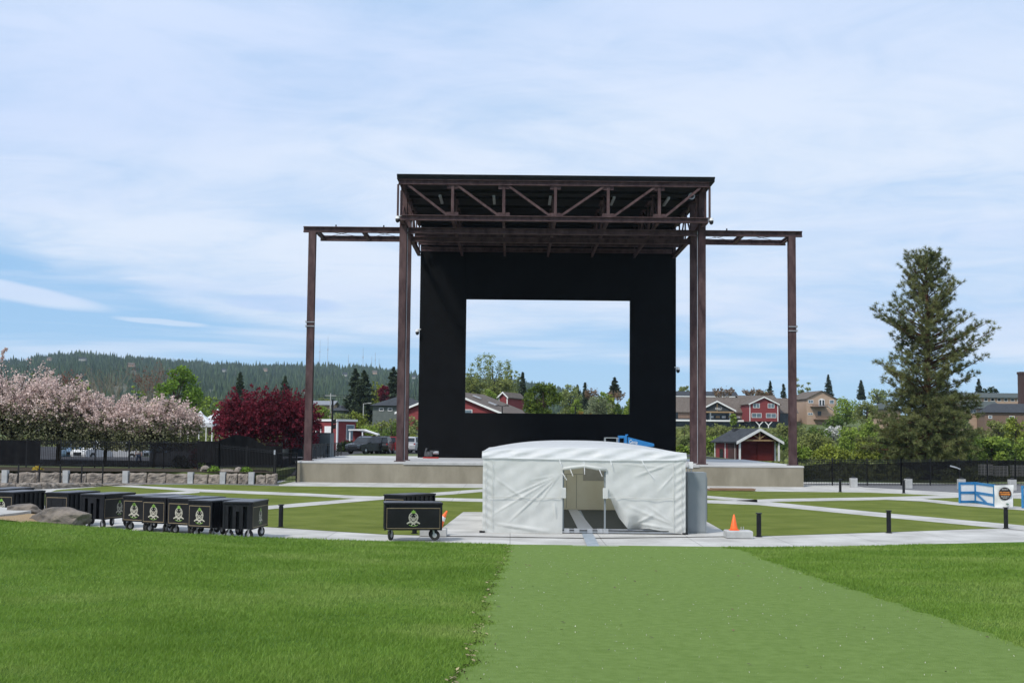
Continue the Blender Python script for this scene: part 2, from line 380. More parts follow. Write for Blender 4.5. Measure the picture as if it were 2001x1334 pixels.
pxp = lambda L, z=0: [on(x, y, z) for x, y in L]
sheet("turf_panel", pxp([(60, 975), (110, 957), (210, 949.5), (310, 946.5), (430, 946.5), (540, 949), (750, 951.5), (945, 953), (1376, 958.5), (1500, 960), (1700, 962), (1800, 966), (1880, 970), (2001, 974), (2080, 977), (2080, 1024), (2001, 1030), (1720, 1040), (1500, 1047), (1430, 1048.5), (1150, 1046), (866, 1047), (752, 1044), (515, 1029), (400, 1016), (250, 1000), (60, 985)]), .008, M_turf)
sheet("asphalt_path", pxp([(1720, 953.5), (1880, 962.5), (2090, 970), (2090, 947), (1640, 944), (1690, 952)]), .006, M_asph)
sheet("asphalt_lane", pxp([(-60, 943), (300, 943.7), (545, 945.7), (545, 948.6), (400, 946), (200, 946), (-60, 950)]), .006, M_asph)
def lot(name, x0, x1, y0, y1, dz=.02):
    b = MB(); ys_ = [y0 + (y1 - y0) * i / 24 for i in range(25)]; b.add([(x, y, gz(x, y) + dz) for y in ys_ for x in (x0, x1)], [(2 * i, 2 * i + 1, 2 * i + 3, 2 * i + 2) for i in range(24)]); return kind(b.build(name, M_pil if name == 'side_walk' else mat('shade_darkened_asphalt', (.038, .038, .042), (.06, .06, .064), .95, 1.5, spec=.1)), 'structure')  # lot asphalt darkened so the tree shade behind the fence sits in its colour
lot("parking_lot", -75, -15.1, 92.2, 155); lot("side_walk", -16.18, -14.86, 84.7, 111.3, .03)
lot("loading_yard", -15.1, 19.5, 111.7, 150)
def strip(name, L, z=.014):
    P = [Vector((on(x, y).x, on(x, y).y, 0)) for x, y, w in L]; b = MB(); vs = []
    for i, (x, y, w) in enumerate(L):
        a, c = on(x, y - w / 2), on(x, y + w / 2)
        vs += [(a.x, a.y, z), (c.x, c.y, z)]
    b.add(vs, [(2 * i, 2 * i + 1, 2 * i + 3, 2 * i + 2) for i in range(len(L) - 1)])
    return kind(b.build(name, M_conc), 'structure')
strip("concrete_path", [(180, 946.5, 2.6), (249, 949.5, 3.4), (395, 958.5, 5.5), (600, 966.5, 5.5), (700, 971.5, 5.5), (840, 975, 5.8), (945, 977.5, 6), (1160, 979.5, 6), (1376, 979.8, 6), (1482, 982.5, 8), (1744, 1008, 8.5), (1985, 1030, 9.5), (2080, 1040, 10)])
strip("concrete_path", [(390, 960, 5), (330, 964.5, 5), (230, 970, 5)], .018)
strip("concrete_path", [(380, 1006, 8), (521, 992, 7), (640, 982, 6.5), (752, 972.5, 6.4), (880, 963.2, 6), (950, 957.5, 5.5), (1010, 953.5, 4)], .018)
strip("concrete_path", [(1440, 980.5, 6), (1514, 977.5, 5.5), (1700, 974.5, 5.5), (1872, 969.8, 5), (2060, 963, 5)], .018)
strip("concrete_path", [(1730, 974, 5), (1800, 976.8, 5.5), (1872, 984.5, 6), (2001, 994, 6.5), (2080, 1000, 7)], .022)
strip("concrete_path", [(1250, 962.5, 4), (1376, 970.5, 5), (1480, 979, 5)], .018)
sheet("tent_pad", pxp([(868, 1047.5), (866, 1031), (905, 1001), (1335, 1001), (1376, 1017), (1432, 1048.5), (1150, 1052)]), .026, M_conc)
sheet("cable_trench", [(on(1113, 993).x, 58, 0), (on(1130, 993).x, 58, 0), (on(1170, 1067).x, 39.3, 0), (on(1146, 1067).x, 39.3, 0)], .036, mat("trench_cover", (.20, .24, .27), (.30, .34, .37), .6, 3))
sheet("path_apron", [(on(1115, 1060).x, 39.7, 0), (on(1202, 1060).x, 39.7, 0), (on(1202, 1067).x, 39.25, 0), (on(1115, 1067).x, 39.25, 0)], .032, M_conc)
# sloping lawn
lx = np.linspace(-34, 34, 171); g = MB(); rows = []
NR = 150
for j in range(NR):
    t = j / (NR - 1)
    for X in lx:
        y1 = Yb(X) + 1.0; Y = y1 - (y1 + 6) * t ** 1.25 if j else y1
        rows.append((X, Y, lawnz(X, Y)))
n = len(lx); g.add(rows, [(j * n + i, j * n + i + 1, (j + 1) * n + i + 1, (j + 1) * n + i) for j in range(NR - 1) for i in range(n - 1)])
kind(g.build("lawn", M_lawn, smooth=True), 'structure')
LE = [on_lawn(x, y) for x, y in ((993, 1067), (978, 1112), (962, 1142), (950, 1180), (931, 1258), (905, 1326))]
RE = [on_lawn(x, y) for x, y in ((1405, 1068), (1456, 1076), (1504, 1097), (1571, 1120), (1700, 1163), (1850, 1213), (2001, 1263))]
def edge_x(E, Y):
    E = sorted(((p.y, p.x) for p in E))
    if Y < E[0][0]: (a, b), (c, d) = E[0], E[1]; return b + (d - b) * (Y - a) / (c - a)
    return interp(Y, E)
def wob(Y, s): return .075 * math.sin(Y * 3.1 + s) + .05 * math.sin(Y * 7.7 + 2 * s)
def left_edge(Y): return edge_x(LE, Y) + wob(Y, 1) * .8
def right_edge(Y): return edge_x(RE, Y) + wob(Y, 4) * .6
g = MB(); rows = []; ny, nx = 240, 24
for j in range(ny):
    Y = 2 + (40.15 - 2) * j / (ny - 1); a, b = left_edge(Y), right_edge(Y)
    for i in range(nx):
        X = a + (b - a) * i / (nx - 1); rows.append((X, min(Y, Yb(X) + .05), lawnz(X, min(Y, Yb(X))) + .012))
g.add(rows, [(j * nx + i, j * nx + i + 1, (j + 1) * nx + i + 1, (j + 1) * nx + i) for j in range(ny - 1) for i in range(nx - 1)])
kind(g.build("turf_path", M_strip, smooth=True), 'structure')
# grass blades, finer near the camera
rg = np.random.default_rng(3)
def grass_blades():
    n = 850000
    Y = 8.5 * (41.5 / 8.5) ** rg.random(n); X = (rg.random(n) - .5) * (Y * .84 + 6)
    ybv = np.interp(X, [-40, -8, -3, 0, 7, 10, 16, 40], [38.5, 38.5, 40.2, 40.0, 39.9, 40.3, 42.6, 50])
    Ys = np.linspace(2, 43, 400); le = np.array([left_edge(y) for y in Ys]); re = np.array([right_edge(y) for y in Ys])
    l, r = np.interp(Y, Ys, le), np.interp(Y, Ys, re); j = np.abs(rg.normal(0, .085, n))
    ok = (Y < ybv + .03) & ((X < l + j) | (X > r - j))
    ok &= ~((X < -12.4) & (Y > 37.6) & (Y > 38.5 - (X + 12.4) * -.02 - .3))
    X, Y = X[ok], Y[ok]; n = len(X)
    zc = np.interp(X, [-40, -15.4, -12.9, -10.9, -7.8, -4.5, -2, 0, 40], [1.2, .77, .58, .41, .27, .1, .02, 0, 0]); yb = np.interp(X, [-40, -8, -3, 0, 7, 10, 16, 40], [38.5, 38.5, 40.2, 40.0, 39.9, 40.3, 42.6, 50])
    u = .012 * np.sin(X * 1.1 + Y * .7) + .010 * np.sin(X * .45 - Y * .9 + 1); t = np.clip((yb - Y) / 3, 0, 1)
    Z = zc * Y / yb + .0446 * np.maximum(yb - Y, 0) + u * t * t * (3 - 2 * t)
    patch = .5 + .5 * np.sin(X * 1.7 + 2 * np.sin(Y * .9)) * np.sin(Y * 1.3 + np.sin(X * .8))
    h = (.034 + .026 * rg.random(n)) * (.75 + .45 * patch) * np.clip(Y / 22, .9, 1.3); w = .0032 * (Y / 10) ** .9
    a = rg.random(n) * 6.283; la = rg.random(n) * 6.283; ln = h * (.25 + .75 * rg.random(n))
    V = np.zeros((n, 3, 3), np.float32)
    V[:, 0] = np.stack([X - np.cos(a) * w, Y - np.sin(a) * w, Z], 1); V[:, 1] = np.stack([X + np.cos(a) * w, Y + np.sin(a) * w, Z], 1)
    V[:, 2] = np.stack([X + np.cos(la) * ln + .008, Y + np.sin(la) * ln, Z + h], 1)
    return V
L_grass = mat("grass_blade", (.112, .206, .019), (.270, .358, .085), .6, .33, trans=.35, island=.2, spec=.3, lo=.28, hi=.72, detail=9, third=(.172, .284, .037))
kind(quads("grass", grass_blades(), L_grass, k=3), 'stuff', "short green mown grass on the sloping lawn")
# dry clumps along the turf edge and fallen petals / leaves on the strip
def flecks(n, fx, fy, s0, s1):
    V = []
    for _ in range(n):
        x, y = fx(), 0; y = fy(); x = fx() if not callable(x) else x
        z = lawnz(x, y) + .02; s = rnd.uniform(s0, s1) * (y / 20); a = rnd.random() * 6.28; c, q = math.cos(a) * s, math.sin(a) * s
        V.append([(x - c, y - q, z), (x + q * .5, y - c * .5, z + .01), (x + c, y + q, z + .012), (x - q * .5, y + c * .5, z + .006)])
    return V
def strip_fl(n, s0, s1, edge=False):
    V = []
    for _ in range(n):
        y = 9.5 * (39 / 9.5) ** rnd.random(); a, b = left_edge(y), right_edge(y)
        x = a + abs(rnd.gauss(0, .06)) - .06 if edge else a + (b - a) * (rnd.random() * .97 + .015)
        z = lawnz(x, y) + .022; s = rnd.uniform(s0, s1) * (.5 + y / 30); t = rnd.random() * 6.28; c, q = math.cos(t) * s, math.sin(t) * s
        V.append([(x - c, y - q, z), (x + q * .5, y - c * .5, z + .012), (x + c, y + q, z + .015), (x - q * .5, y + c * .5, z + .006)])
    return V
kind(quads("fallen_petals", strip_fl(650, .004, .0085), mat("petal", (.40, .38, .30), (.58, .56, .50), .8, 9, island=.35)), 'stuff', "pale fallen petals scattered over the artificial turf strip")
kind(quads("fallen_leaves", strip_fl(60, .016, .04), mat("dry_leaf", (.03, .025, .018), (.16, .10, .05), .9, 3, island=.4)), 'stuff', "dark dry leaves scattered over the artificial turf strip")
kind(quads("straw", strip_fl(130, .014, .036, True), mat("straw_fleck", (.20, .17, .09), (.38, .31, .17), .9, 6, island=.4)), 'stuff', "dry straw and soil along the seam between lawn and turf")
kind(quads("edge_soil_shade", strip_fl(420, .008, .02, True), mat("soil_shade_fleck", (.020, .022, .010), (.06, .055, .025), .95, 6, island=.4, spec=.1)), "stuff", "dark soil, thatch and painted-in shadow along the seam between lawn and turf")  # flecks coloured dark for bare soil plus the lawn edge's shadow line
# distant wooded ridge
RIDGE = [(-300, 720), (-100, 712), (0, 708), (80, 699), (150, 693), (250, 701), (300, 704), (400, 711), (500, 716), (600, 717), (690, 718), (780, 728), (830, 738), (905, 742), (1010, 748), (1060, 755), (1100, 762), (1150, 776), (1200, 795), (1260, 820), (1400, 846)]
def hill_pt(px, t):
    D = 950 + 1450 * t; top = interp(px, RIDGE) + 6; zt = EYE + (hz(px) - top) * 2400 / F_PX
    X = (px - 1000.5) / F_PX * D
    return Vector((X, D, 6 + (zt - 6) * (t ** .9) + 3.0 * math.sin(X * .013 + t * 5) * t * (1 - t) * 4))
g = MB(); HX = list(range(-260, 1420, 20)); HT = [i / 16 for i in range(17)]
vs = [hill_pt(x, t) for t in HT for x in HX] + [Vector((hill_pt(x, 1).x * 1.25, 3000, -5)) for x in HX]
n = len(HX); g.add(vs, [(j * n + i, j * n + i + 1, (j + 1) * n + i + 1, (j + 1) * n + i) for j in range(len(HT)) for i in range(n - 1)])
kind(g.build("hill", mat("hill_scrub", (.035, .05, .028), (.10, .10, .06), .95, .02, lo=.35, hi=.7), smooth=True), 'structure')
RH = [(165, .70, 9), (258, .62, 10), (440, .72, 6), (521, .8, 5), (676, .6, 6), (734, .72, 6), (812, .74, 7), (100, .8, 6)]
def forest():
    tv = []
    for i in range(19000):
        px = rnd.uniform(-250, 1330); t = rnd.random() ** .75
        if any(abs(px - a) < w and -.004 < b - t < .13 for a, b, w in RH): continue
        if i < 1900: t = rnd.uniform(.96, 1.0)
        if math.sin(px * .05 + t * 9) * math.sin(px * .021 - t * 17 + 1) > .62: continue
        p = hill_pt(px, t); h = rnd.uniform(7, 14) * (1 if rnd.random() < .88 else 1.35); r = h * rnd.uniform(.17, .27)
        a0 = rnd.random() * 6
        for (zb, zt, rr) in ((.05, .62, 1.0), (.4, 1.0, .66)):
            ring = [(p.x + r * rr * rnd.uniform(.8, 1.15) * math.cos(a0 + k * 1.2566), p.y + r * rr * math.sin(a0 + k * 1.2566), p.z + h * zb - .5) for k in range(5)]
            top = (p.x + rnd.uniform(-.3, .3), p.y, p.z + h * zt)
            for k in range(5): tv.append((ring[k], ring[(k + 1) % 5], top))
    return tv
kind(quads("forest", forest(), L_for, k=3), 'stuff', "dark conifer forest covering the far ridge")
# air between here and the ridge
def haze():
    b = MB(); b.bx(-1900, 1500, -420, 2990, -9, 262)
    m = bpy.data.materials.new("haze_air"); m.use_nodes = True; nt = m.node_tree; nt.nodes.remove(nt.nodes['Principled BSDF'])
    v = nt.nodes.new('ShaderNodeVolumePrincipled'); v.inputs['Color'].default_value = (.62, .80, 1.0, 1); v.inputs['Density'].default_value = HAZE; v.inputs['Anisotropy'].default_value = 0.0
    nt.links.new(v.outputs[0], nt.nodes['Material Output'].inputs['Volume'])
    kind(b.build("haze", m), 'stuff', "pale blue haze in the distant air")
HAZE = 0.000075

# ================================================================== STAGE
SZ = 1.43
def stage():
    o = (2.7, 88.5, 0)
    t = thing("concrete_stage", "long low concrete stage platform under the steel canopy", "stage", o)
    b = MB(); b.bx(-14.8, 20.16, 88.5, 111.5, -.3, SZ - .12); b.build("stage_base", M_wall, t, o)
    b = MB(); b.bx(-14.83, 20.19, 88.47, 111.52, SZ - .118, SZ); b.build("stage_deck", M_deck, t, o)
    b = MB(); b.bx(-7.4, 13.0, 88.43, 88.468, SZ - .16, SZ - .004); b.build("stage_lip", M_pil, t, o)
    return t
stage()
def canopy():
    o = Vector((2.8, 90.2, SZ)); XL, XR = -7.8, 13.42
    t = thing("stage_canopy", "tall maroon steel stage canopy with flat dark roof on lattice trusses", "stage canopy", o)
    t['label'] = "tall maroon steel stage canopy with flat dark roof carried on trusses and posts"
    def bld(b, name, m=M_steel, par=t): return b.build(name, m, par, o)
    for X in (XL, XR):
        for Y in (90.2, 94.3):
            b = MB(); b.ibeam((X, Y, SZ), (X, Y, 20.6), .5, .54, .05, (0, 1, 0)); b.bx(X - .38, X + .38, Y - .38, Y + .38, SZ - .02, SZ + .05); c = bld(b, "column")
            if Y < 92:
                d = MB(); d.tube([(X + .31 * (1 if X < 0 else -1), Y - .05, SZ + .1), (X + .31 * (1 if X < 0 else -1), Y - .05, 18)], .025, 6); d.build("conduit", M_alu, c, o)
    for X, s in ((-14.25, -1), (19.8, 1)):
        b = MB(); b.ibeam((X, 90.2, SZ), (X, 90.2, 17.58), .5, .5, .05, (0, 1, 0)); b.bx(X - .36, X + .36, 89.84, 90.56, SZ - .02, SZ + .05); c = bld(b, "outer_post")
        for z in (10.85, 11.15):
            d = MB(); d.bx(X - .3, X + .3, 89.88, 89.94, z, z + .045); d.bx(X + s * .3 - .04, X + s * .3 + .04, 89.86, 90.2, z - .04, z + .1); d.build("clamp_band", M_alu, c, o)
    b = MB(); b.ibeam((-14.9, 90.2, 17.79), (20.55, 90.2, 17.79), .36, .40); bld(b, "front_beam")
    b = MB(); b.ibeam((-14.3, 94.3, 17.79), (20.25, 94.3, 17.79), .32, .38); bld(b, "rear_beam")
    for X in (-14.05, -10.7, 16.4, 19.95):
        b = MB(); b.ibeam((X, 90.4, 17.78), (X, 94.13, 17.78), .2, .30); bld(b, "cross_member")
    for x0, x1 in ((-14.05, -10.7), (-10.7, -7.8), (13.4, 16.4), (16.4, 19.95)):
        b = MB(); b.tube([(x0, 90.4, 17.8), (x1, 94.1, 17.8)], .018, 5); b.tube([(x0, 94.1, 17.83), (x1, 90.4, 17.83)], .018, 5); bld(b, "brace_rod")
    for X in (-9.2, -12.6, 15.2): b = MB(); b.tube([(X, 90.2, 18.0), (X, 90.2, 18.14)], .05, 6); bld(b, "lifting_lug", M_dkst)
    # front truss
    VX = [-4.23, -.67, 2.92, 6.59, 10.14]; zb, zt, Y = 18.33, 20.83, 88.0
    b = MB(); b.ibeam((XL - .05, Y, zb), (XR + .12, Y, zb), .36, .36); b.ibeam((XL - .2, Y, zt), (XR + .2, Y, zt), .36, .36)
    for X in VX: b.bar((X, Y, zb + .17), (X, Y, zt - .17), .2, .2)
    for X in (XL - .22, XR + .22): b.bar((X, Y, zb - .1), (X, Y, zt - .17), .14, .14)
    ends = [XL + .15] + VX[:2]
    for a, c in zip(ends, VX[:3]): b.bar((a + .3, Y - .01, zt - .2), (c - .35, Y - .01, zb + .2), .19, .16)
    for a, c in zip(VX[2:], VX[3:] + [XR - .1]): b.bar((a + .35, Y - .01, zb + .2), (c - .3, Y - .01, zt - .2), .19, .16)
    for X in VX:
        b.bx(X - .42, X + .42, Y - .045, Y - .015, zb + .17, zb + .42)
        b.bx(X - .38, X + .38, Y - .048, Y - .018, zt - .44, zt - .17)
    bld(b, "front_truss")
    # depth trusses
    for X in [XL] + VX + [XR]:
        b = MB(); side = X in (XL, XR); w = .3 if side else .18
        b.ibeam((X, 88.2, zb - .02), (X, 106, zb - .02), w, .3 if side else .24); b.ibeam((X, 88.2, zt - .01), (X, 106, zt - .01), w, .26)
        ys = [88.4 + 17.4 * i / 5 for i in range(6)]
        for i, y in enumerate(ys):
            b.bar((X, y, zb + .12), (X, y, zt - .13), .11)
            if i < 5: b.bar((X, y + .12, zt - .14) if i % 2 else (X, y + .12, zb + .13), (X, ys[i + 1] - .12, zb + .13) if i % 2 else (X, ys[i + 1] - .12, zt - .14), .11)
        bld(b, "side_truss" if side else "roof_truss")
    for y in (98.0, 101.8, 105.4):
        b = MB(); b.ibeam((XL + .2, y, 18.66), (XR - .2, y, 18.66), .26, .34); bld(b, "ceiling_beam")
    for y in (90, 92.3, 96, 100, 104):
        b = MB(); b.bar((XL + .2, y, 20.58), (XR - .2, y, 20.58), .12, .2); bld(b, "purlin", M_dkst)
    b = MB(); b.bx(XL - .3, XR + .55, 87.8, 107.0, 21.02, 21.12); r = bld(b, "roof_deck", M_dkst)
    b = MB(); b.add([(XL - .3, 87.78, 21.14), (XR + .55, 87.78, 21.14), (XR + .55, 87.6, 21.32), (XL - .3, 87.6, 21.32), (XL - .3, 107.1, 21.32), (XR + .55, 107.1, 21.32), (XL - .3, 107.1, 21.14), (XR + .55, 107.1, 21.14)],
                    [(0, 1, 2, 3), (3, 2, 5, 4), (4, 5, 7, 6), (0, 3, 4, 6), (1, 7, 5, 2), (0, 6, 7, 1)])
    b.build("roof_fascia", M_fascia, r, o)
    for X, y0 in ((-5.25, 90.4), (-1.4, 90.4), (2.65, 90.4), (7.2, 90.4), (11.1, 90.4)):
        b = MB(); b.bx(X - .09, X + .09, y0, y0 + 3.0, 20.28, 20.42); bld(b, "tube_light", M_alu)
    b = MB(); b.lathe([(.0, .0)] and [(.24, 0), (.24, .05), (.16, .05), (.16, 0)], (12.55, 89.2, 20.25), 12, Matrix.Rotation(R(90), 3, 'X')); bld(b, "coiled_cable", M_alu)
canopy()
def screen():
    o = Vector((2.97, 106, SZ)); t = thing("screen_wall", "huge flat black screen wall with a square opening at back of stage", "screen wall", o)
    t['label'] = "huge flat black wall with an open rectangular window at the back of stage"
    x0, x1, a0, a1, z0, z1, y0, y1 = -7.7, 13.63, -3.84, 9.82, 5.15, 14.62, 106.05, 106.6
    b = MB(); b.bx(x0, a0, y0, y1, SZ, 21.0); b.build("wall_panel", M_black, t, o)
    b = MB(); b.bx(a1, x1, y0, y1, SZ, 21.0); b.build("wall_panel", M_black, t, o)
    b = MB(); b.bx(a0 + .002, a1 - .002, y0 + .003, y1 - .003, z1, 21.0); b.build("wall_panel", M_black, t, o)
    b = MB(); b.bx(a0 + .002, a1 - .002, y0 + .003, y1 - .003, SZ, z0); b.build("wall_panel", M_black, t, o)
screen()
def dome_cam(loc, label, flip=1, bracket=True):
    t = thing("security_camera", label, "camera", loc, 0, "cameras on the stage frame")
    b = MB(); b.lathe([(.03, .34), (.13, .3), (.16, .16), (.16, .12)], (0, 0, 0), 14); b.bar((0, 0, .33), (flip * .3, 0, .33), .05); b.build("housing", M_white, t)
    b = MB(); b.lathe([(.155, .12), (.15, 0), (.11, -.1), (.03, -.15)], (0, 0, 0), 14); b.build("dome", M_blk, t, smooth=True)
dome_cam(at(815.5, 651, 105.8), "black dome camera on bracket left of black wall", 1)
dome_cam(at(1325, 725, 105.8), "black dome camera on bracket right of black wall", -1)
dome_cam(at(777, 431, 88.0), "dome camera under left end of the front truss", 1)
dome_cam(at(1390, 435, 88.0), "dome camera under right end of the front truss", -1)
# ================================================================== TENT
def tent():
    o = Vector((2.55, 44.5, 0)); x0, x1, y0, y1, ze = -.96, 6.05, 44.5, 58.6, 2.62
    t = thing("white_tent", "white vinyl tent with doorway and low arched roof on pale pad", "tent", o)
    t['label'] = "white vinyl wall tent with open doorway standing in front of the stage"
    dl, dr = 1.80, 3.29                       # door
    def folds(x, z, s):
        f = .030 * math.sin((x * .9 - z * 1.25) * 3.1 + s) * math.sin(z * 1.9 + x) + .014 * math.sin((x * 1.4 - z * 2.1) * 5.3 + 2 * s)
        return f + .018 * math.sin(x * 13 + z * 3 + s) * math.sin(z * 5.1 + s)
    def wall(name, ax, bx_, zlo, zhi, s, amp=1.0, nx=90, nz=64, cut=None, pull=None):
        b = MB(); vs = []
        for j in range(nz + 1):
            for i in range(nx + 1):
                u, w = i / nx, j / nz; X = ax(w) + (bx_(w) - ax(w)) * u; lo = zlo(u); Z = lo + (zhi - lo) * w
                e = min(1, min(u, 1 - u) * 9) * min(1, (1 - w) * 6 + .12) * min(1, w * 4 + .25)
                y = y0 - .02 + folds(X, Z, s) * amp * e
                if pull:
                    for (px_, pz_, ang, wd, hgt, ln) in pull:        # sharp tension folds running from a point
                        dx, dz = X - px_, Z - pz_; la = dx * math.cos(ang) + dz * math.sin(ang); lt = -dx * math.sin(ang) + dz * math.cos(ang)
                        if 0 < la < ln: k = wd * (.35 + .9 * la / ln); y -= hgt * math.exp(-(lt / k) ** 2) * math.sin(math.pi * min(1, la / ln)) ** .7
                if cut: y = cut(X, Z, u, w, y)
                # gathered hem stitches beside the corner post
                cdist = min(abs(X - x0), abs(X - x1))
                if cdist < .42: y += .022 * math.sin(Z * 22 + cdist * 14 + s) * (1 - cdist / .42) ** .5 * min(1, cdist * 14)
                vs.append((X, y, Z))
        b.add(vs, [(j * (nx + 1) + i, j * (nx + 1) + i + 1, (j + 1) * (nx + 1) + i + 1, (j + 1) * (nx + 1) + i) for j in range(nz) for i in range(nx)])
        q = b.build(name, M_tent, t, o, smooth=True); return q
    P = [(1.72, 2.05, R(180 + a), wd_, hg_, l) for a, l, wd_, hg_ in ((11, 1.1, .03, .02), (24, 2.3, .024, .042), (31, 2.9, .03, .036), (43, 2.5, .03, .045), (53, 1.4, .028, .03))] + [(-.6, 1.95, R(-35), .05, .04, 1.6), (-.6, .35, R(-8), .06, .06, 2.0), (1.6, .5, R(100), .05, .06, .6)]
    lp = wall("front_wall", lambda w: x0, lambda w: dl, lambda u: .03, ze - .02, 1.0, .55, pull=P)
    def lo_r(u):                              # lower edge of the right sheet, lifted and curled beside the door
        X = dr + (x1 - dr) * u
        return interp(X, [(dr, 1.28), (dr + .18, 1.22), (dr + .5, .55), (dr + .78, .2), (dr + 1.0, .18), (dr + 1.5, .22), (x1 - .55, .1), (x1, .03)])
    def curl(X, Z, u, w, y):
        if X < dr + 1.7 and w < .22: y += .34 * (1 - w / .22) ** 1.5 * smooth((X - dr) / .5) * (1 - smooth((X - dr - 1.1) / .6)) * (1 + .5 * math.sin(X * 9))
        return y
    P += [(x0 + .15, 2.5, R(-28), .04, .035, 1.9), (x0 + .2, 1.2, R(22), .04, .03, 1.5), (x0 + .2, .25, R(14), .05, .05, 2.3), (1.7, 1.3, R(196), .04, .03, 1.6), (1.65, 1.15, R(222), .05, .04, 1.5), (.4, 2.45, R(-75), .04, .02, 1.0)]
    P2 = [(dr + .2, 2.45, R(-4), .035, .022, 2.2), (x1 - .3, 2.2, R(228), .035, .03, 1.0), (x1 - .3, .2, R(172), .05, .045, 1.7), (x1 - .4, 2.5, R(200), .04, .04, 1.5), (x1 - .3, .3, R(158), .05, .04, 1.9), (x1 - .35, .35, R(146), .045, .03, 1.3), (dr + .9, .3, R(28), .05, .05, .9)]
    rp = wall("front_wall", lambda w: dr, lambda w: x1, lo_r, ze - .02, 4.0, .5, cut=curl, pull=P2)
    # header over the door and rolled-up flap
    hb = lambda u: 2.34 - .085 * abs(2 * u - 1) ** 1.1
    wall("door_header", lambda w: dl, lambda w: dr, hb, ze - .02, 2.2, .25, 40, 14)
    b = MB(); b.tube([(dl - .02, y0 - .06, 2.24), (2.1, y0 - .07, 2.29), ((dl + dr) / 2, y0 - .075, 2.345), (2.95, y0 - .07, 2.28), (dr + .02, y0 - .06, 2.22)], [.05, .065, .055, .065, .05], 8); fl = b.build("rolled_flap", M_tent, t, o, smooth=True)
    for X, z, dx in ((1.68, 2.56, .09), (2.53, 2.5, .02), (3.45, 2.54, .06), (4.52, 2.56, .16), (2.05, 2.26, .1), (2.54, 2.32, .015), (3.05, 2.26, .11), (1.78, 2.12, .16)):
        b = MB(); b.tube([(X, y0 - .10, z), (X + dx * .5, y0 - .13, z - .14), (X + dx, y0 - .11, z - .26)], .014, 5); b.build("tie_strap", M_white, fl, o)
    b = MB(); b.tube([(4.68, y0 - .1, 2.3), (4.8, y0 - .1, 2.12), (4.95, y0 - .09, 1.95)], .012, 5); b.build("tie_strap", M_white, fl, o)
    for par, xa, xb, z in ((lp, x0 + .2, dl - .1, 1.25), (rp, dr + .1, x1 - .4, 1.27)):
        b = MB(); b.tube([(xa + (xb - xa) * i / 12, y0 - .085 - .01 * math.sin(i * 1.7), z + .02 * math.sin(i * .6)) for i in range(13)], .009, 5); b.build("seam", M_seam, par, o)
    for par, X in ((lp, x0 + .33), (rp, x1 - .42), (rp, x1 - .14), (lp, x0 + .1)):
        b = MB(); b.tube([(X, y0 - .07 - .01 * math.sin(i), .15 + 2.3 * i / 10) for i in range(11)], .008, 5); b.build("seam", M_seam, par, o)
    for X, s in ((dl + .02, 1), (dr - .02, -1)):
        b = MB(); b.bx(X - .08, X + .09, y0 - .10, y0 + .02, 1.24, 1.60); b.build("wrapped_pad", M_tent, t, o)
        b = MB(); b.bx(X - .03, X + .03, y0 + .05, y0 + .11, .05, 2.4); b.build("door_post", M_grey, t, o)
    # base rail
    b = MB(); b.bx(x0 - .05, x1 + .03, y0 + .03, y0 + .16, .0, .05); b.bx(dl - .1, x1 - .2, y0 - .02, y0 + .02, .122, .15); b.build("base_rail", M_blk, t, o)
    b = MB(); b.bx(dl - .1, x1 - .1, y0 + .02, y0 + .14, .053, .12); b.bx(dl - .05, x1 - .1, y0 + .25, y0 + .35, .04, .17)
    for X in (1.95, 2.3, 2.75, 3.1, 3.3): b.bx(X - .09, X + .09, y0 - .03, y0 + .2, .05, .19)
    b.build("sill_rail", M_alu, t, o)
    for fx in (x0, x1 - .01): b = MB(); b.bx(fx - .1, fx + .09, y0 - .05, y0 + .1, 0, .09); b.build("corner_foot", M_blk, t, o)
    # other walls, floor
    for X, nm in ((x0 + .01, "side_wall"), (x1 - .01, "side_wall")):
        b = MB(); vs = []; nx, nz = 60, 10
        for j in range(nz + 1):
            for i in range(nx + 1): vs.append((X + .03 * math.sin(i * .8) * math.sin(j * .5 + i), y0 + .02 + (y1 - y0 - .04) * i / nx, .03 + (ze - .06) * j / nz))
        b.add(vs, [(j * (nx + 1) + i, j * (nx + 1) + i + 1, (j + 1) * (nx + 1) + i + 1, (j + 1) * (nx + 1) + i) for j in range(nz) for i in range(nx)]); b.build(nm, M_tent, t, o, smooth=True)
    b = MB(); b.bx(x0 + .05, x1 - .05, y1 - .05, y1, .03, ze - .03); bw = b.build("back_wall", mat("tent_liner", (.78, .72, .56), (.84, .79, .64), .7, 1.2, trans=.5), t, o)
    b = MB(); b.bx(3.3, 4.6, y1 - .07, y1 - .052, 1.35, 2.35)
    for X in (1.4, 2.55, 3.0): b.bx(X - .012, X + .012, y1 - .066, y1 - .052, .1, 1.6 if X > 2 else 2.5)
    b.bx(0.0, 5.9, y1 - .065, y1 - .053, 1.62, 1.645); b.build("liner_seam", mat("liner_seam", (.36, .33, .25), (.42, .39, .30), .7, 2), bw, o)
    b = MB(); xt0, xt1 = 2.35, 2.95
    b.bx(x0 + .06, x1 - .06, y0 + .4, y1 - .06, .03, .033); b.build("tent_floor", M_floor, t, o)
    b = MB(); b.add([(2.62, y1 - .1, .05), (3.04, y1 - .1, .05), (2.98, y0 + .42, .05), (2.42, y0 + .42, .05)], [(0, 1, 2, 3)]); b.build("floor_channel", M_alu, t, o)
    # roof: drop band rising to a rim, then a low arched top
    b = MB(); nx, ny = 80, 40; vs = []
    def roofz(u, w):                          # u across, w into depth
        e = min(u, 1 - u) * 2; d = min(w, 1 - w) * 2
        return .17 + (1 - (1 - e) ** 2.6) * (.15 + .235 * math.sin(math.pi * w) ** .6)
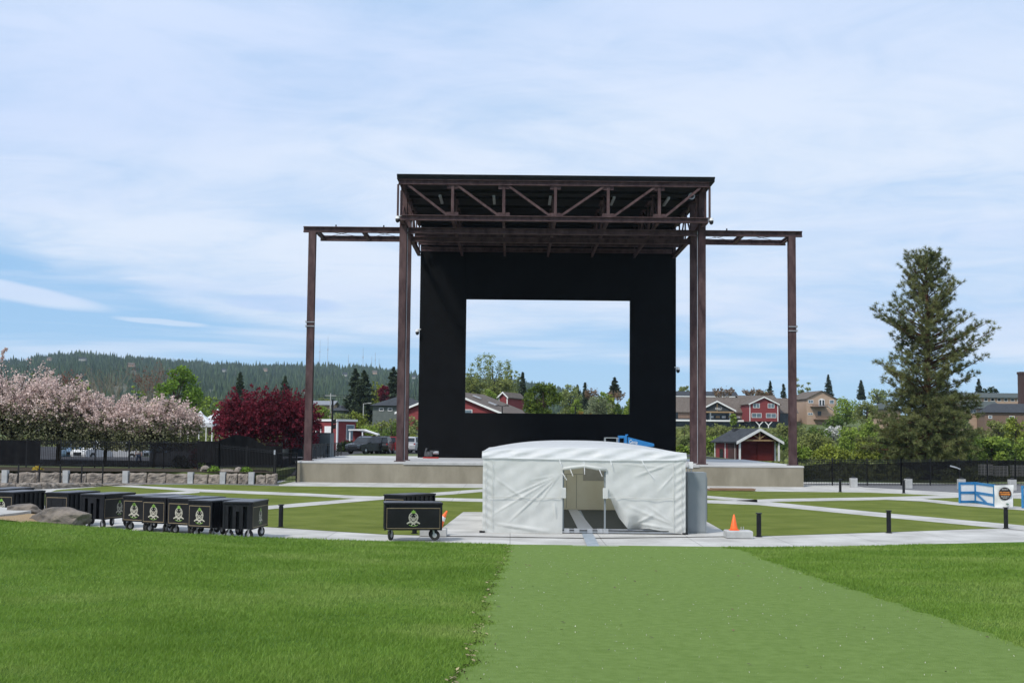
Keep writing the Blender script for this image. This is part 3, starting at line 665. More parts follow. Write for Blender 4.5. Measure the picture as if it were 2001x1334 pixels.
    for j in range(ny + 1):
        for i in range(nx + 1):
            u, w = i / nx, j / ny; vs.append((x0 - .03 + .10 * 0 + (x1 - x0 + .06) * u, y0 + .10 * min(1, 4 * min(u, 1 - u) + .3) + (y1 - y0 - .10) * w, ze + .02 + roofz(u, w)))
    b.add(vs, [(j * (nx + 1) + i, j * (nx + 1) + i + 1, (j + 1) * (nx + 1) + i + 1, (j + 1) * (nx + 1) + i) for j in range(ny) for i in range(nx)])
    rf = b.build("tent_roof", M_tentr, t, o, smooth=True)
    b = MB(); vs = []; nz = 12; nx = 160
    for j in range(nz + 1):
        for i in range(nx + 1):
            u, w = i / nx, j / nz; X = x0 - .04 + (x1 - x0 + .08) * u; zt = ze + .02 + roofz(u, 0); yb_, yt = y0 - .07, y0 + .10 * min(1, 4 * min(u, 1 - u) + .3)
            f = (.026 * math.sin(X * 2.7 + 4 * w + .5 * math.sin(X * 4)) + .03 * math.sin(X * 6.1 - 6 * w)) * math.sin(math.pi * min(1, w * 1.02)) ** .8
            z = ze - .04 + (.015 * math.sin(X * .9 + 1.2) - .03 * math.sin(math.pi * u)) * (1 - w) + (zt - ze + .055) * w
            vs.append((X, yb_ + (yt - yb_) * w ** 1.2 + f, z))
    b.add(vs, [(j * (nx + 1) + i, j * (nx + 1) + i + 1, (j + 1) * (nx + 1) + i + 1, (j + 1) * (nx + 1) + i) for j in range(nz) for i in range(nx)])
    b.build("front_valance", M_tentr, rf, o, smooth=True)
    for X in (x0 - .035, x1 + .035):
        b = MB(); b.bx(X - .006, X + .006, y0 - .05, y1, ze - .1, ze + .1); b.build("side_valance", M_tentr, rf, o)
tent()
def cabinet():
    o = at(1362, 1040, 45.6); o.z = .026; t = thing("utility_cabinet", "tall plain grey metal cabinet beside right side of white tent", "cabinet", o)
    b = MB(); b.bx(-.38, .27, -.45, .45, 0, 2.12); b.build("cabinet_body", M_grey, t)
    b = MB(); b.bx(-.34, .235, -.462, -.452, .06, 2.06); d = b.build("cabinet_door", M_grey, t)
    b = MB(); b.bx(.26, .31, -.35, .3, .45, 1.95); b.build("side_flange", M_grey, t)
    o2 = Vector((o.x - .25, o.y, 2.146)); t2 = thing("junction_box", "small white box on thin pipes above the grey cabinet", "box", o2)
    b = MB(); b.bx(-.05, .1, -.1, .1, .13, .36); b.build("box_body", M_white, t2)
    b = MB()
    for X in (-.08, .0, .06): b.cyl((X, 0, 0), (X, 0, .14), .014, n=6)
    b.build("pipes", M_alu, t2)
cabinet()
# ================================================================== FENCES AND WALLS
def fence(name, label, pts, h, gap=.125, post=2.4, fabric=(), top=True, sz=.022, group=None, spear=.12):
    o = Vector(pts[0]); t = thing(name, label, "fence", o, 0, group)
    pk, rl = MB(), MB(); acc = 0
    for a, b in zip(pts, pts[1:]):
        a, b = Vector(a), Vector(b); L = (b - a).length; n = max(1, int(L / gap))
        for i in range(n): p = a.lerp(b, (i + .5) / n); pk.bx(p.x - sz / 2, p.x + sz / 2, p.y - sz / 2, p.y + sz / 2, p.z + .08, p.z + h + spear)
        for z in (.16, h - .12, h): rl.bar(a + Vector((0, 0, z)), b + Vector((0, 0, z)), .04)
        m = max(1, int(round(L / post)))
        for i in range(m + 1):
            p = a.lerp(b, i / m); q = MB(); q.bx(p.x - .04, p.x + .04, p.y - .04, p.y + .04, p.z - .1, p.z + h + spear + .05); q.build("fence_post", M_blk, t, o)
    pk.build("pickets", M_blk, t, o); rl.build("rails", M_blk, t, o)
    for (u0, u1, zb, zt, m, off) in fabric:
        q = MB(); vs = []; n = 40; tot = sum((Vector(b) - Vector(a)).length for a, b in zip(pts, pts[1:]))
        def along(s):
            for a, b in zip(pts, pts[1:]):
                a, b = Vector(a), Vector(b); L = (b - a).length
                if s <= L + 1e-6: return a.lerp(b, s / L), (b - a).normalized()
                s -= L
            return Vector(pts[-1]), Vector((1, 0, 0))
        for i in range(n + 1):
            u = u0 + (u1 - u0) * i / n; p, d = along(u * tot); nn = Vector((d.y, -d.x, 0)) * (off + .02 * math.sin(i * 1.3))
            lo = zb(u) if callable(zb) else zb; hi = zt(u) if callable(zt) else zt
            vs += [p + nn + Vector((0, 0, lo)), p + nn + Vector((0, 0, hi))]
        q.add(vs, [(2 * i, 2 * i + 2, 2 * i + 3, 2 * i + 1) for i in range(n)]); q.build("windscreen", m, t, o)
    return t
def gp(px, D, z): p = at(px, hz(px), D); return (p.x, D, z)
fence("picket_fence", "long black picket fence with sagging black windscreen right of stage", [(20.35, 91.2, -.06), gp(1760, 93, -.06), gp(2090, 97, -.06)], 1.86,
      fabric=[(0, 1, lambda u: .28 + .06 * math.sin(u * 9), lambda u: interp(u, [(0, 1.45), (.04, 1.48), (.1, 1.62), (.16, 1.70), (.25, 1.60), (.4, 1.74), (.6, 1.86), (1, 1.92)]), M_mesh, .05)])
fence("picket_fence", "black picket fence in front of the parked cars behind blossom trees", [gp(-80, 91.6, .74), gp(388, 91.6, .74)], 1.85,
      fabric=[(0, .345, .12, 1.92, mat("solid_windscreen", (.006, .006, .007), (.012, .012, .013), .9, 2, spec=.1), .05), (.345, .80, .1, .55, M_mesh, .05), (.80, 1, .12, 1.82, M_mesh, .05)])
fence("picket_fence", "black picket fence with drooping windscreen under the plum trees", [gp(388, 90.0, .74), gp(430, 88.5, .72), gp(537, 86.4, .38)], 1.72,
      fabric=[(0, .28, .5, 2.0, mat("solid_windscreen", (.006, .006, .007), (.012, .012, .013), .9, 2, spec=.1), .05), (.28, 1, .25, lambda u: 1.95 - .35 * u, M_mesh2, -.05)])
tall = fence("screen_fence", "tall black fabric screen behind the plum tree trunks", [gp(383, 95, .8), gp(430, 95, .8), gp(486, 96, .85), gp(552, 96, .85)], 1.75, gap=.4,
      fabric=[(0, 1, .1, lambda u: interp(u, [(0, 1.7), (.25, 1.9), (.45, 2.35), (.62, 2.2), (.8, 1.55), (1, 1.5)]), mat("solid_windscreen", (.006, .006, .007), (.012, .012, .013), .9, 2, spec=.1), .06)], spear=0)
def gate():
    a, b = Vector(gp(540, 86.3, .05)), Vector(gp(581, 88.2, .05)); o = a.copy()
    t = thing("metal_gate", "black metal gate with torn windscreen against the left stage end", "gate", o)
    q = MB(); n = 14
    for i in range(n): p = a.lerp(b, (i + .5) / n); q.bx(p.x - .012, p.x + .012, p.y - .012, p.y + .012, .08, 1.95)
    q.build("pickets", M_blk, t, o)
    q = MB()
    for z in (.14, .42, 1.95): q.bar(a + Vector((0, 0, z)), b + Vector((0, 0, z)), .045)
    for p in (a, b): q.bx(p.x - .04, p.x + .04, p.y - .04, p.y + .04, 0, 2.05)
    q.build("gate_frame", M_blk, t, o)
    q = MB(); q.quad(a + Vector((0, -.06, .75)), b + Vector((0, -.06, 1.25)), b + Vector((0, -.06, 1.92)), a + Vector((0, -.06, 1.92))); q.build("windscreen", M_mesh2, t, o)
    q = MB(); q.bx(a.x - .12, a.x - .02, a.y - .1, a.y, 1.9, 2.2); q.build("latch_box", M_alu, t, o)
gate()
fence("stage_railing", "black metal railing along the left edge of the stage deck", [(-14.7, 90.9, SZ), (-14.7, 111.2, SZ)], 1.1, gap=.5, post=2.0, spear=0,
      fabric=[(0, .55, .1, 1.05, mat("rail_screen", (.02, .028, .034), (.03, .04, .046), .9, 2, alpha=.6), .03)])
def stone_wall(name, label, segs, line, top, depth=.7, seed=1):
    r_ = random.Random(seed); a0 = line(segs[0][0]); t = thing(name, label, "stone wall", a0)
    for x0, x1 in segs:
        a, b = line(x0), line(x1); d = (b - a); L = d.length; d.normalize(); nrm = Vector((d.y, -d.x, 0)); back = -nrm
        q = MB(); nx, nz = 9, 6; h0, h1 = top((x0)), top((x1)); hh = r_.uniform(-.05, .04); ys = []; ph = r_.random() * 9
        vs = []
        for j in range(nz + 1):
            for i in range(nx + 1):
                u, w = i / nx, j / nz; ed = min(1, min(u, 1 - u) * 6) * min(1, min(w + .3, (1 - w) * 1.0 + .0) * 6)
                bul = .07 * max(0, ed) + .05 * math.sin(u * 7 + ph + 3 * w) * math.sin(w * 6 + ph) + r_.uniform(-.02, .02)
                vs.append(a + d * (L * u + r_.uniform(-.015, .015)) + nrm * bul + Vector((0, 0, -.05 + (h0 + (h1 - h0) * u + hh + .02 * math.sin(u * 8 + ph)) * w)))
        nf = len(vs)
        for i in range(nx + 1): vs.append(vs[nz * (nx + 1) + i] + back * depth + Vector((0, 0, r_.uniform(-.03, .02))))
        for i in range(nx + 1): vs.append(vs[i] + back * depth)
        f = [(j * (nx + 1) + i, j * (nx + 1) + i + 1, (j + 1) * (nx + 1) + i + 1, (j + 1) * (nx + 1) + i) for j in range(nz) for i in range(nx)]
        f += [(nz * (nx + 1) + i, nz * (nx + 1) + i + 1, nf + i + 1, nf + i) for i in range(nx)]
        k0, k1 = nf, nf + nx + 1
        f += [tuple([j * (nx + 1) for j in range(nz + 1)] + [k0, k1])[::-1], tuple([j * (nx + 1) + nx for j in range(nz + 1)] + [k0 + nx, k1 + nx])]
        q.add(vs, f); q.build("stone_block", M_stone, t, a0)
wl = lambda x: on(x, interp(x, [(-60, 942.5), (0, 943), (300, 943.5), (372, 944), (440, 945), (540, 946)]))
stone_wall("block_wall", "long low wall of rough tan stone blocks below the left fence", [(-40, 2), (16, 33), (35, 68), (69, 77), (78, 116), (117, 123), (135, 157), (159, 168), (169, 199), (201, 239), (251, 286), (288, 323), (324, 366), (379, 405), (407, 429), (442, 463), (465, 484), (500, 518), (519, 538)], wl, lambda x: .68)
cl = lambda x: on(x, interp(x, [(-60, 960), (0, 957.5), (60, 956), (110, 954), (170, 951), (240, 948.5), (310, 946.5)]))
stone_wall("curb_wall", "low curving curb of flat tan stones between carts and block wall", [(-50, -2), (0, 30), (31, 58), (59, 80), (81, 99), (100, 114), (116, 155), (157, 176), (177, 199), (201, 240), (241, 310)], cl, lambda x: interp(x, [(0, .46), (110, .38), (200, .22), (310, .07)]), .5, 5)
def pillar(px, pl, py_top, label, w=.33, D=None, base=None, cap=True):
    p = base; t = thing("concrete_pillar", label, "pillar", p, 0, "pale concrete pillars around the plaza")
    h = EYE + (hz(px) - py_top) * p.y / F_PX - p.z
    b = MB(); b.prism([(-w / 2 + .02, -w / 2, 0), (w / 2 - .02, -w / 2, 0), (w / 2, -w / 2 + .02, 0), (w / 2, w / 2, 0), (-w / 2, w / 2, 0), (-w / 2, -w / 2 + .02, 0)], (0, 0, h)); b.build("pillar_body", M_pil, t)
    if cap: b = MB(); b.lathe([(w * .42, h), (w * .42, h + .03), (w * .2, h + .09), (.02, h + .1)], (0, 0, 0), 12); b.build("pillar_lamp", M_blk, t)
LP = {9: "pale concrete pillar near the left picture edge, in the block wall", 128: "concrete pillar between stone blocks, left of the person behind the fence", 245: "concrete pillar in the block wall below the silver car", 372: "concrete pillar in the block wall left of the two rock mounds", 435: "concrete pillar in the block wall between green tufts", 491: "concrete pillar in the block wall nearest the stage"}
LP[9] = "concrete pillar at the far left end of the block wall"; LP[128] = "concrete pillar in the block wall just right of the yellow shrub"
for px, y in ((9, 917.5), (128, 918), (245, 919), (372, 921.5), (435, 921.5), (491, 921.5)):
    q = wl(px); pillar(px, 0, y, LP[px], .36, base=Vector((q.x, q.y + .06, -.02)), cap=False)
RP = {1668: "first concrete pillar beyond the stage end, in front of windscreen fence", 1775: "concrete pillar in front of the big pine tree", 1879: "concrete pillar just behind left end of the blue barrier", 1978: "concrete pillar behind the white sign"}
for px, yt, yb in ((1668, 933, 951.5), (1775, 934.5, 953.5), (1879, 935, 955), (1978, 936, 957)): pillar(px, 0, yt, RP[px], .45, base=on(px, yb, .006))

# ================================================================== PORTABLE BARS
def crest(t, M):
    """round hop-shaped badge: leaf tuft, ring of scales, crossed tools over a ribbon, arc line (local x-z plane, y = out)"""
    def T(b, nm, m, par):
        b.v = [tuple(M @ Vector(q)) for q in b.v]; return b.build(nm, m, par)
    b = MB(); e = .004
    def disc(cx, cz, rx, rz, n=10, a=0.0, y=-e):
        vs = []
        for i in range(n):
            th = 2 * math.pi * i / n; X, Z = rx * math.cos(th), rz * math.sin(th)
            vs.append((cx + X * math.cos(a) - Z * math.sin(a), y, cz + X * math.sin(a) + Z * math.cos(a)))
        b.add(vs, [tuple(range(n))])
    def stick(x0, z0, x1, z1, w, y=-e):
        dx, dz = x1 - x0, z1 - z0; L = math.hypot(dx, dz); px, pz = -dz / L * w / 2, dx / L * w / 2
        b.add([(x0 + px, y, z0 + pz), (x0 - px, y, z0 - pz), (x1 - px, y, z1 - pz), (x1 + px, y, z1 + pz)], [(0, 1, 2, 3)])
    for k in range(18):                                   # outer ring of scales
        th = 2 * math.pi * k / 18
        if abs(th - math.pi * 1.5) < .5: continue
        disc(.135 * math.cos(th), .05 + .155 * math.sin(th), .020, .036, 8, th)
    for j, z in enumerate((.13, .085, .04, -.005, -.05)):
        for i in range(-2, 3):
            x = (i + (.5 if j % 2 else 0)) * .052
            if (x / .105) ** 2 + ((z - .05) / .125) ** 2 < 1 and not (abs(x) < .03 and z > .06): disc(x, z, .021, .017, 6, x * 3)
    stick(-.15, -.13, .12, .08, .024, -e * 1.6); stick(.15, -.13, -.12, .08, .018, -e * 1.8)      # crossed tools
    for s in (-1, 1):                                      # ribbon ends
        stick(0, -.12, s * .13, -.085, .05, -e * 2.0); stick(s * .12, -.088, s * .205, -.145, .04, -e * 2.1); stick(0, -.13, s * .07, -.2, .03, -e * 2.2)
    c = T(b, "crest", M_cream, t)
    b = MB()
    for a, l in ((0, .115), (.6, .10), (-.6, .10), (1.15, .085), (-1.15, .085)):
        x, z = math.sin(a) * l, math.cos(a) * l
        b.add([(0, -e * 2.4, .185), (x * .5 + z * .3, -e * 2.4, .185 + z * .5 - x * .3), (x, -e * 2.4, .185 + z), (x * .5 - z * .3, -e * 2.4, .185 + z * .5 + x * .3)], [(0, 1, 2, 3)])
    T(b, "crest_leaf", M_hop, c); b = MB()
    for i in range(9):
        a0, a1 = R(222 + i * 10.6), R(222 + (i + 1) * 10.6)
        b.add([(r * math.cos(a), -e * 1.2, -.08 + r * math.sin(a) * .75) for a, r in ((a0, .20), (a1, .20), (a1, .178), (a0, .178))], [(0, 1, 2, 3)])
    T(b, "crest_arc", M_hop, c)
def make_bar(end_crest=True):
    L_, W_, z0, z1 = 1.83, .95, .33, 1.13
    t = thing("portable_bar", "", "portable bar", (0, 0, 0), 0, "portable bar carts on casters")
    b = MB(); b.bx(-L_ / 2 + .02, L_ / 2 - .16, -W_ / 2 + .05, W_ / 2 - .02, z0, z1)
    for X in (-L_ / 2 + .03, L_ / 2 - .03):
        for Y in (-W_ / 2 + .03, W_ / 2 - .03): b.bx(X - .03, X + .03, Y - .03, Y + .03, z0 - .004, z1 + .004)
    # slotted end (+x): ribs with deep recesses between
    for y0, y1, za, zb in ((-.415, -.30, z0 + .01, z1), (-.17, -.055, z0 + .01, z1), (.055, .17, z0 + .01, z1), (.30, .415, z0 + .01, z1), (-.055, .055, z1 - .24, z1), (-.30, -.17, z1 - .08, z1), (.17, .30, z1 - .08, z1)):
        b.bx(L_ / 2 - .157, L_ / 2 - .015, y0 + .001, y1 - .001, za, zb - .003)
    for k in range(6): X = -.72 + k * .27; b.bx(X - .05, X + .05, -W_ / 2 + .012, -W_ / 2 + .048, z0 + .01, z1 - .01)     # back ribs
    b.build("bar_body", M_blk2, t)
    b = MB(); b.bx(-L_ / 2 - .015, L_ / 2 + .015, -W_ / 2 - .015, W_ / 2 + .015, z1 + .006, z1 + .058); b.build("lid", M_blk2, t)
    b = MB(); b.bx(-L_ / 2 - .005, L_ / 2 + .005, -W_ / 2 - .005, W_ / 2 + .005, z1 + .0582, z1 + .0668)
    for k in range(3): X = -.6 + k * .6; b.bx(X - .27, X + .27, -W_ / 2 + .06, W_ / 2 - .05, z1 + .067, z1 + .075)
    b.build("counter_top", M_top, t)
    def face(nm, M, w, cr=True, m=M_blk):
        q = MB(); h = z1 - z0; q.bx(-w / 2, w / 2, -.012, 0, .05, h - .1); q.v = [tuple(M @ Vector(v)) for v in q.v]; p = q.build(nm, m, t)
        q = MB(); k = .012
        for a, c, d, e in ((-w / 2, w / 2, .05, .05 + k * 1.5), (-w / 2, w / 2, h - .1 - k * 1.5, h - .1), (-w / 2, -w / 2 + k, .05 + k * 1.5, h - .1 - k * 1.5), (w / 2 - k, w / 2, .05 + k * 1.5, h - .1 - k * 1.5)): q.bx(a, c, -.017, -.0125, d, e)
        q.v = [tuple(M @ Vector(v)) for v in q.v]; q.build("panel_border", M_gold, p)
        if cr: crest(p, M @ Matrix.Translation((0, -.012, h * .44)) @ Matrix.Scale(1.0, 4))
        else:
            q = MB(); q.bx(-w / 2 + .16, -w / 2 + .20, -.02, -.0125, .08, h - .16); q.bx(w / 2 - .20, w / 2 - .16, -.02, -.0125, .08, h - .16); q.v = [tuple(M @ Vector(v)) for v in q.v]; q.build("panel_rib", M_blk, p)
    face("front_panel", Matrix.Translation((0, W_ / 2 - .01, z0)) @ Matrix.Rotation(math.pi, 4, 'Z'), L_ - .14)
    face("end_panel", Matrix.Translation((-L_ / 2 + .01, 0, z0)) @ Matrix.Rotation(-math.pi / 2, 4, 'Z'), W_ - .12, end_crest, M_blk if end_crest else M_blk2)
    for (X, Y, a) in ((-.7, -.32, 15), (-.7, .32, -20), (.7, -.32, 70), (.7, .32, 62)):
        a = R(a); d = Vector((math.cos(a), math.sin(a), 0)); ax = Vector((-d.y, d.x, 0)); c = Vector((X, Y, .16))
        q = MB(); q.lathe([(.10, -.032), (.15, -.034), (.162, -.018), (.162, .018), (.15, .034), (.10, .032)], c, 18, Matrix((d, Vector((0, 0, 1)), ax)).transposed()); w = q.build("wheel", M_rubber, t, smooth=False)
        q = MB(); q.lathe([(.03, -.04), (.085, -.03), (.085, .03), (.03, .04)], c, 12, Matrix((d, Vector((0, 0, 1)), ax)).transposed()); q.build("rim", M_alu, w)
        q = MB()
        for s in (-1, 1): q.bar(c + ax * .05 * s, c + ax * .05 * s + d * .04 + Vector((0, 0, .165)), .01, .05, d)
        q.box(c + d * .04 + Vector((0, 0, .168)), (.13, .13, .012)); q.build("caster_fork", M_alu, w)
    return t
barA = make_bar(); barB = make_bar(False)
used = {}
def place_bar(px, D, corner, ang, label, proto=None, pz=0.02):
    """near vertical edge of the bar seen at column px and depth D; ang = which way the seen face is turned from the camera"""
    proto = proto or barA; p = at(px, hz(px), D); p.z = pz; cdir = Vector((-p.x, -p.y, 0)).normalized()
    base, lab = corner
    v = Matrix.Rotation(R(ang), 3, 'Z') @ cdir; rz = math.atan2(v.y, v.x) - lab
    q = Matrix.Rotation(rz, 3, 'Z') @ Vector((base[0], base[1], 0)); loc = p - q
    if id(proto) not in used: used[id(proto)] = 1; proto.location = loc; proto.rotation_euler.z = rz; proto['label'] = label; return proto
    return dup(proto, loc, rz, label)
END = ((-.915, -.475), math.pi)           # sees the crest end on the left, plain back on the right
SLOT = ((.915, .475), math.pi / 2)        # sees the slotted end on the left, long front on the right
place_bar(754, 40.7, ((.915, .475), math.pi / 2), 2, "portable bar alone on the path, long crest side facing the lawn", pz=.03)
place_bar(793, 46.0, END, -38, "portable bar half hidden behind the single front-facing one")
place_bar(497, 40.5, SLOT, 74, "portable bar with slotted end at the stage end of the row")
place_bar(418, 40.9, END, -38, "crest-fronted bar just left of the slotted one ending the row")
place_bar(377, 42.0, END, -38, "third crest-fronted bar counted leftward from the slotted row end")
place_bar(328, 42.6, END, -37, "crest-fronted bar, second one right of the obliquely seen slotted bar")
place_bar(290, 43.4, END, -36, "crest-fronted bar touching the slotted bar behind the big boulder")
place_bar(207, 44.3, SLOT, 54, "slotted-end bar with oblique crest right beside the boulder tip")
place_bar(138, 45.2, END, -36, "bar with plain grey end panel and no crest, behind the boulder", barB)
place_bar(31, 45.2, END, -36, "crest-fronted bar at left picture edge behind the small rock")
place_bar(12, 47.4, END, -36, "bar at left picture edge hidden behind another, only its top showing")
# ================================================================== SMALL THINGS ON THE PLAZA
def bollard_mesh():
    t = thing("bollard", "", "bollard", (0, 0, 0), 0, "short dark path light bollards")
    b = MB(); b.cyl((0, 0, 0), (0, 0, .74), .082, n=16); b.cyl((0, 0, 0), (0, 0, .02), .12, n=16); b.build("post", M_blk2, t)
    b = MB(); b.cyl((0, 0, .742), (0, 0, .77), .07, n=16); b.cyl((0, 0, .772), (0, 0, .81), .115, .105, 16); b.build("cap", M_blk, t)
    return t
bol = bollard_mesh()
for i, (px, py, lb) in enumerate(((548.5, 1029, "dark bollard on turf between the bar row and the front-facing bar"), (1483, 1048, "dark bollard just right of the orange cone"), (1737, 1040.5, "dark bollard midway between the orange cone and the white sign"), (1966, 1032, "dark bollard directly below the white sign"), (1642, 960.5, "dark bollard in front of windscreen fence near the stage end"), (1766, 963, "dark bollard overlapping a concrete pillar before the pine tree"), (810, 1042, "dark bollard hidden behind the front-facing bar"))):
    p = on(px, py, .01)
    if i == 0: bol.location = p; bol['label'] = lb
    else: dup(bol, p, 0, lb)
def conc_block(px, py, lb):
    p = on(px, py, .02); p.y += .35; t = thing("concrete_block", lb, "concrete block", p, 0, "pale concrete footing blocks")
    b = MB(); c = .03; b.add([(-.44, -.35, 0), (.44, -.35, 0), (.44, .35, 0), (-.44, .35, 0), (-.44, -.35, .21), (.44, -.35, .21), (.44, .35, .21), (-.44, .35, .21), (-.44 + c, -.35 + c, .24), (.44 - c, -.35 + c, .24), (.44 - c, .35 - c, .24), (-.44 + c, .35 - c, .24)],
        [(0, 1, 5, 4), (1, 2, 6, 5), (2, 3, 7, 6), (3, 0, 4, 7), (4, 5, 9, 8), (5, 6, 10, 9), (6, 7, 11, 10), (7, 4, 8, 11), (8, 9, 10, 11)]); b.build("block_body", M_pil, t)
    for X in (.1, .18):
        b = MB(); b.cyl((X, .0, .24), (X, .0, .36), .014, n=6); b.build("bolt", M_alu, t)
    return p
def cone(loc, lb, tilt=None, collar=False, s=1.0):
    t = thing("traffic_cone", lb, "traffic cone", loc, 0, None)
    if tilt: t.rotation_euler = tilt
    b = MB(); b.lathe([(.145 * s, .02), (.14 * s, .045), (.025 * s, .56 * s), (.012 * s, .57 * s)], (0, 0, 0), 20); b.build("cone_body", M_orange, t, smooth=True)
    b = MB(); b.bx(-.17 * s, .17 * s, -.17 * s, .17 * s, 0, .022); b.build("cone_base", M_orange, t)
    if collar: b = MB(); b.lathe([(.098 * s, .25 * s), (.073 * s, .37 * s), (.07 * s, .37 * s), (.095 * s, .25 * s)], (0, 0, 0), 20); b.build("reflective_collar", M_white, t)
p = conc_block(1446, 1051, "pale concrete block carrying the upright orange cone")
cone(p + Vector((-.14, 0, .242)), "upright orange traffic cone standing on a concrete block", s=.93)
p = conc_block(846, 1047, "concrete block partly hidden behind the front-facing bar")
cone(p + Vector((.12, .1, .26)), "tilted orange cone with white collar leaning beside the front-facing bar", (0, R(30), 0), True, 1.12)
def boards():
    a = on(1388, 958, .02); t = thing("plywood_stack", "brown plywood sheet lying flat on the path by the stage", "plywood", a)
    b = MB(); b.box((1.35, .5, .05), (2.9, 1.3, .07)); b.box((1.5, .55, .11), (2.7, 1.2, .035), Matrix.Rotation(R(3), 3, 'Z')); b.build("plywood_sheet", mat("plywood", (.17, .10, .055), (.26, .16, .09), .8, 3, stretch=(.3, 4, 1)), t)
boards()
def barrier(x0, y0, x1, y1, x2, y2, lb):
    """zig-zag of framed panels: blue timber frame, white infill; points are the lower corners in the picture"""
    P = [on(x0, y0, .01), on(x1, y1, .01), on(x2, y2, .01)]; o = P[0]; t = thing("panel_barrier", lb, "barrier", o, 0, "blue and white panel barriers")
    H = 1.12
    for i, (a, b) in enumerate(zip(P, P[1:])):
        d = (b - a); L = d.length; d.normalize(); q = MB(); ex = .055
        q.bar(a + d * ex, a + d * ex + Vector((0, 0, H)), .11, .06, d); q.bar(b - d * ex, b - d * ex + Vector((0, 0, H)), .11, .06, d)
        for z in (.08, H * .5, H - .07): q.bar(a + d * .112 + Vector((0, 0, z)), b - d * .112 + Vector((0, 0, z)), .055, .13)
        if i == 1: n = Vector((d.y, -d.x, 0)) * .035; q.bar(a + d * .15 + Vector((0, 0, H * .46)) + n, a.lerp(b, .6) + Vector((0, 0, .12)) + n, .03, .12)
        fr = q.build("panel_frame", M_blue, t, o)
        q = MB(); q.bar(a + d * .1 + Vector((0, 0, H / 2)), b - d * .1 + Vector((0, 0, H / 2)), .012, H - .12); q.build("infill_panel", M_white, fr, o)
    return P
P1 = barrier(1874, 983, 1907, 982.5, 1944, 989.5, "blue framed white zigzag panel barrier holding the white sign")
barrier(1998, 993, 2024, 990, 2056, 997, "blue framed panel cut by the picture's right edge")
def banner():
    o = at(1962, 991, 63.6); w, h = .95, 1.10; t = thing("banner_sign", "white fabric sign with dark round badge and orange lettering", "sign", o)
    b = MB(); vs = []; n = 14
    for j in range(n + 1):
        for i in range(n + 1):
            u, v = i / n, j / n; vs.append(((u - .5) * w * (1 - .05 * (1 - v)) - .02 * (1 - v), -.02 + .03 * math.sin(u * 7) * math.sin(v * 5) + .02 * math.sin(v * 9 + u * 3), v * h + .03 * (u - .5)))
    b.add(vs, [(j * (n + 1) + i, j * (n + 1) + i + 1, (j + 1) * (n + 1) + i + 1, (j + 1) * (n + 1) + i) for j in range(n) for i in range(n)]); s = b.build("banner_cloth", M_white, t, smooth=True)
    b = MB(); b.bx(-w / 2, w / 2, .05, .09, .02, h - .02); b.build("backing_frame", M_blue, t)
    def disc(r, y, m, nm, cx=.03, cz=.68, par=s, k=1.0):
        q = MB(); q.add([(cx + r * math.cos(2 * math.pi * i / 32), y, cz + k * r * math.sin(2 * math.pi * i / 32)) for i in range(32)], [tuple(range(32))]); return q.build(nm, m, par)
    dk = disc(.315, -.085, mat("badge_black", (.02, .014, .012), (.03, .022, .02), .5, 4), "round_badge")
    og, wh = mat("badge_orange", (.62, .20, .03), (.70, .25, .04), .5, 8), mat("badge_pale", (.45, .46, .44), (.55, .55, .52), .5, 8)
    rr = random.Random(4)
    for z, hh, x0, x1, m in ((.885, .045, -.13, .17, wh), (.745, .06, -.24, .28, og), (.65, .085, -.24, .28, og), (.54, .035, -.17, .22, wh), (.475, .03, -.09, .13, wh)):
        q = MB(); x = x0
        while x < x1:                                    # illegible lettering: short upright marks in words
            lw = rr.uniform(.018, .038); q.bx(x, min(x1, x + lw), -.092, -.089, z - hh / 2 * rr.uniform(.8, 1), z + hh / 2 * rr.uniform(.8, 1)); x += lw + (.006 if rr.random() < .8 else .03)
        q.build("lettering", m, dk)
    disc(.075, -.085, mat("logo_green", (.10, .18, .14), (.16, .24, .2), .5, 9), "small_logo", .14, .17, s, .55)
banner()
# boulder, gravel, slab and terrace at the left
from mathutils import noise
def rock(name, label, c, r, m, seed, sq=.6, grp=None, n=4):
    bm = bmesh.new(); bmesh.ops.create_icosphere(bm, subdivisions=n, radius=1.0); q = random.Random(seed); dirs = [(Vector((q.gauss(0, 1), q.gauss(0, 1), q.gauss(0, .7))).normalized(), q.uniform(.62, .95)) for _ in range(9)]
    for v in bm.verts:
        k = 1.0
        for d, l in dirs:
            t = v.co.dot(d)
            if t > l: k = min(k, l / t + .02)
        v.co *= k * (1 + .05 * math.sin(v.co.x * 5 + seed) * math.sin(v.co.y * 4 + v.co.z * 6) + .06 * noise.fractal(v.co * 2.2 + Vector((seed, 0, 0)), 1.0, 2.0, 5))
        v.co = Vector((v.co.x * r[0], v.co.y * r[1], v.co.z * r[2]))
    me = bpy.data.meshes.new(name); bm.to_mesh(me); bm.free(); me.materials.append(m)
    o = bpy.data.objects.new(name, me); COL.objects.link(o); o.location = c; o.rotation_euler = (0, 0, seed * 1.3)
    return tag(o, label, "rock", grp)
c = at(118, 1010, 38.9); c.z -= .10
bo = rock("boulder", "large flat dark boulder on gravel at the lawn edge", c, (1.12, .55, .40), M_rock, 11); bo.rotation_euler.z = -.15
c = at(48, 990, 41.2); c.z -= .08
bo = rock("boulder", "small low grey rock behind the gravel and pale slab", c, (.62, .35, .22), M_rock, 5); bo.rotation_euler.z = .1
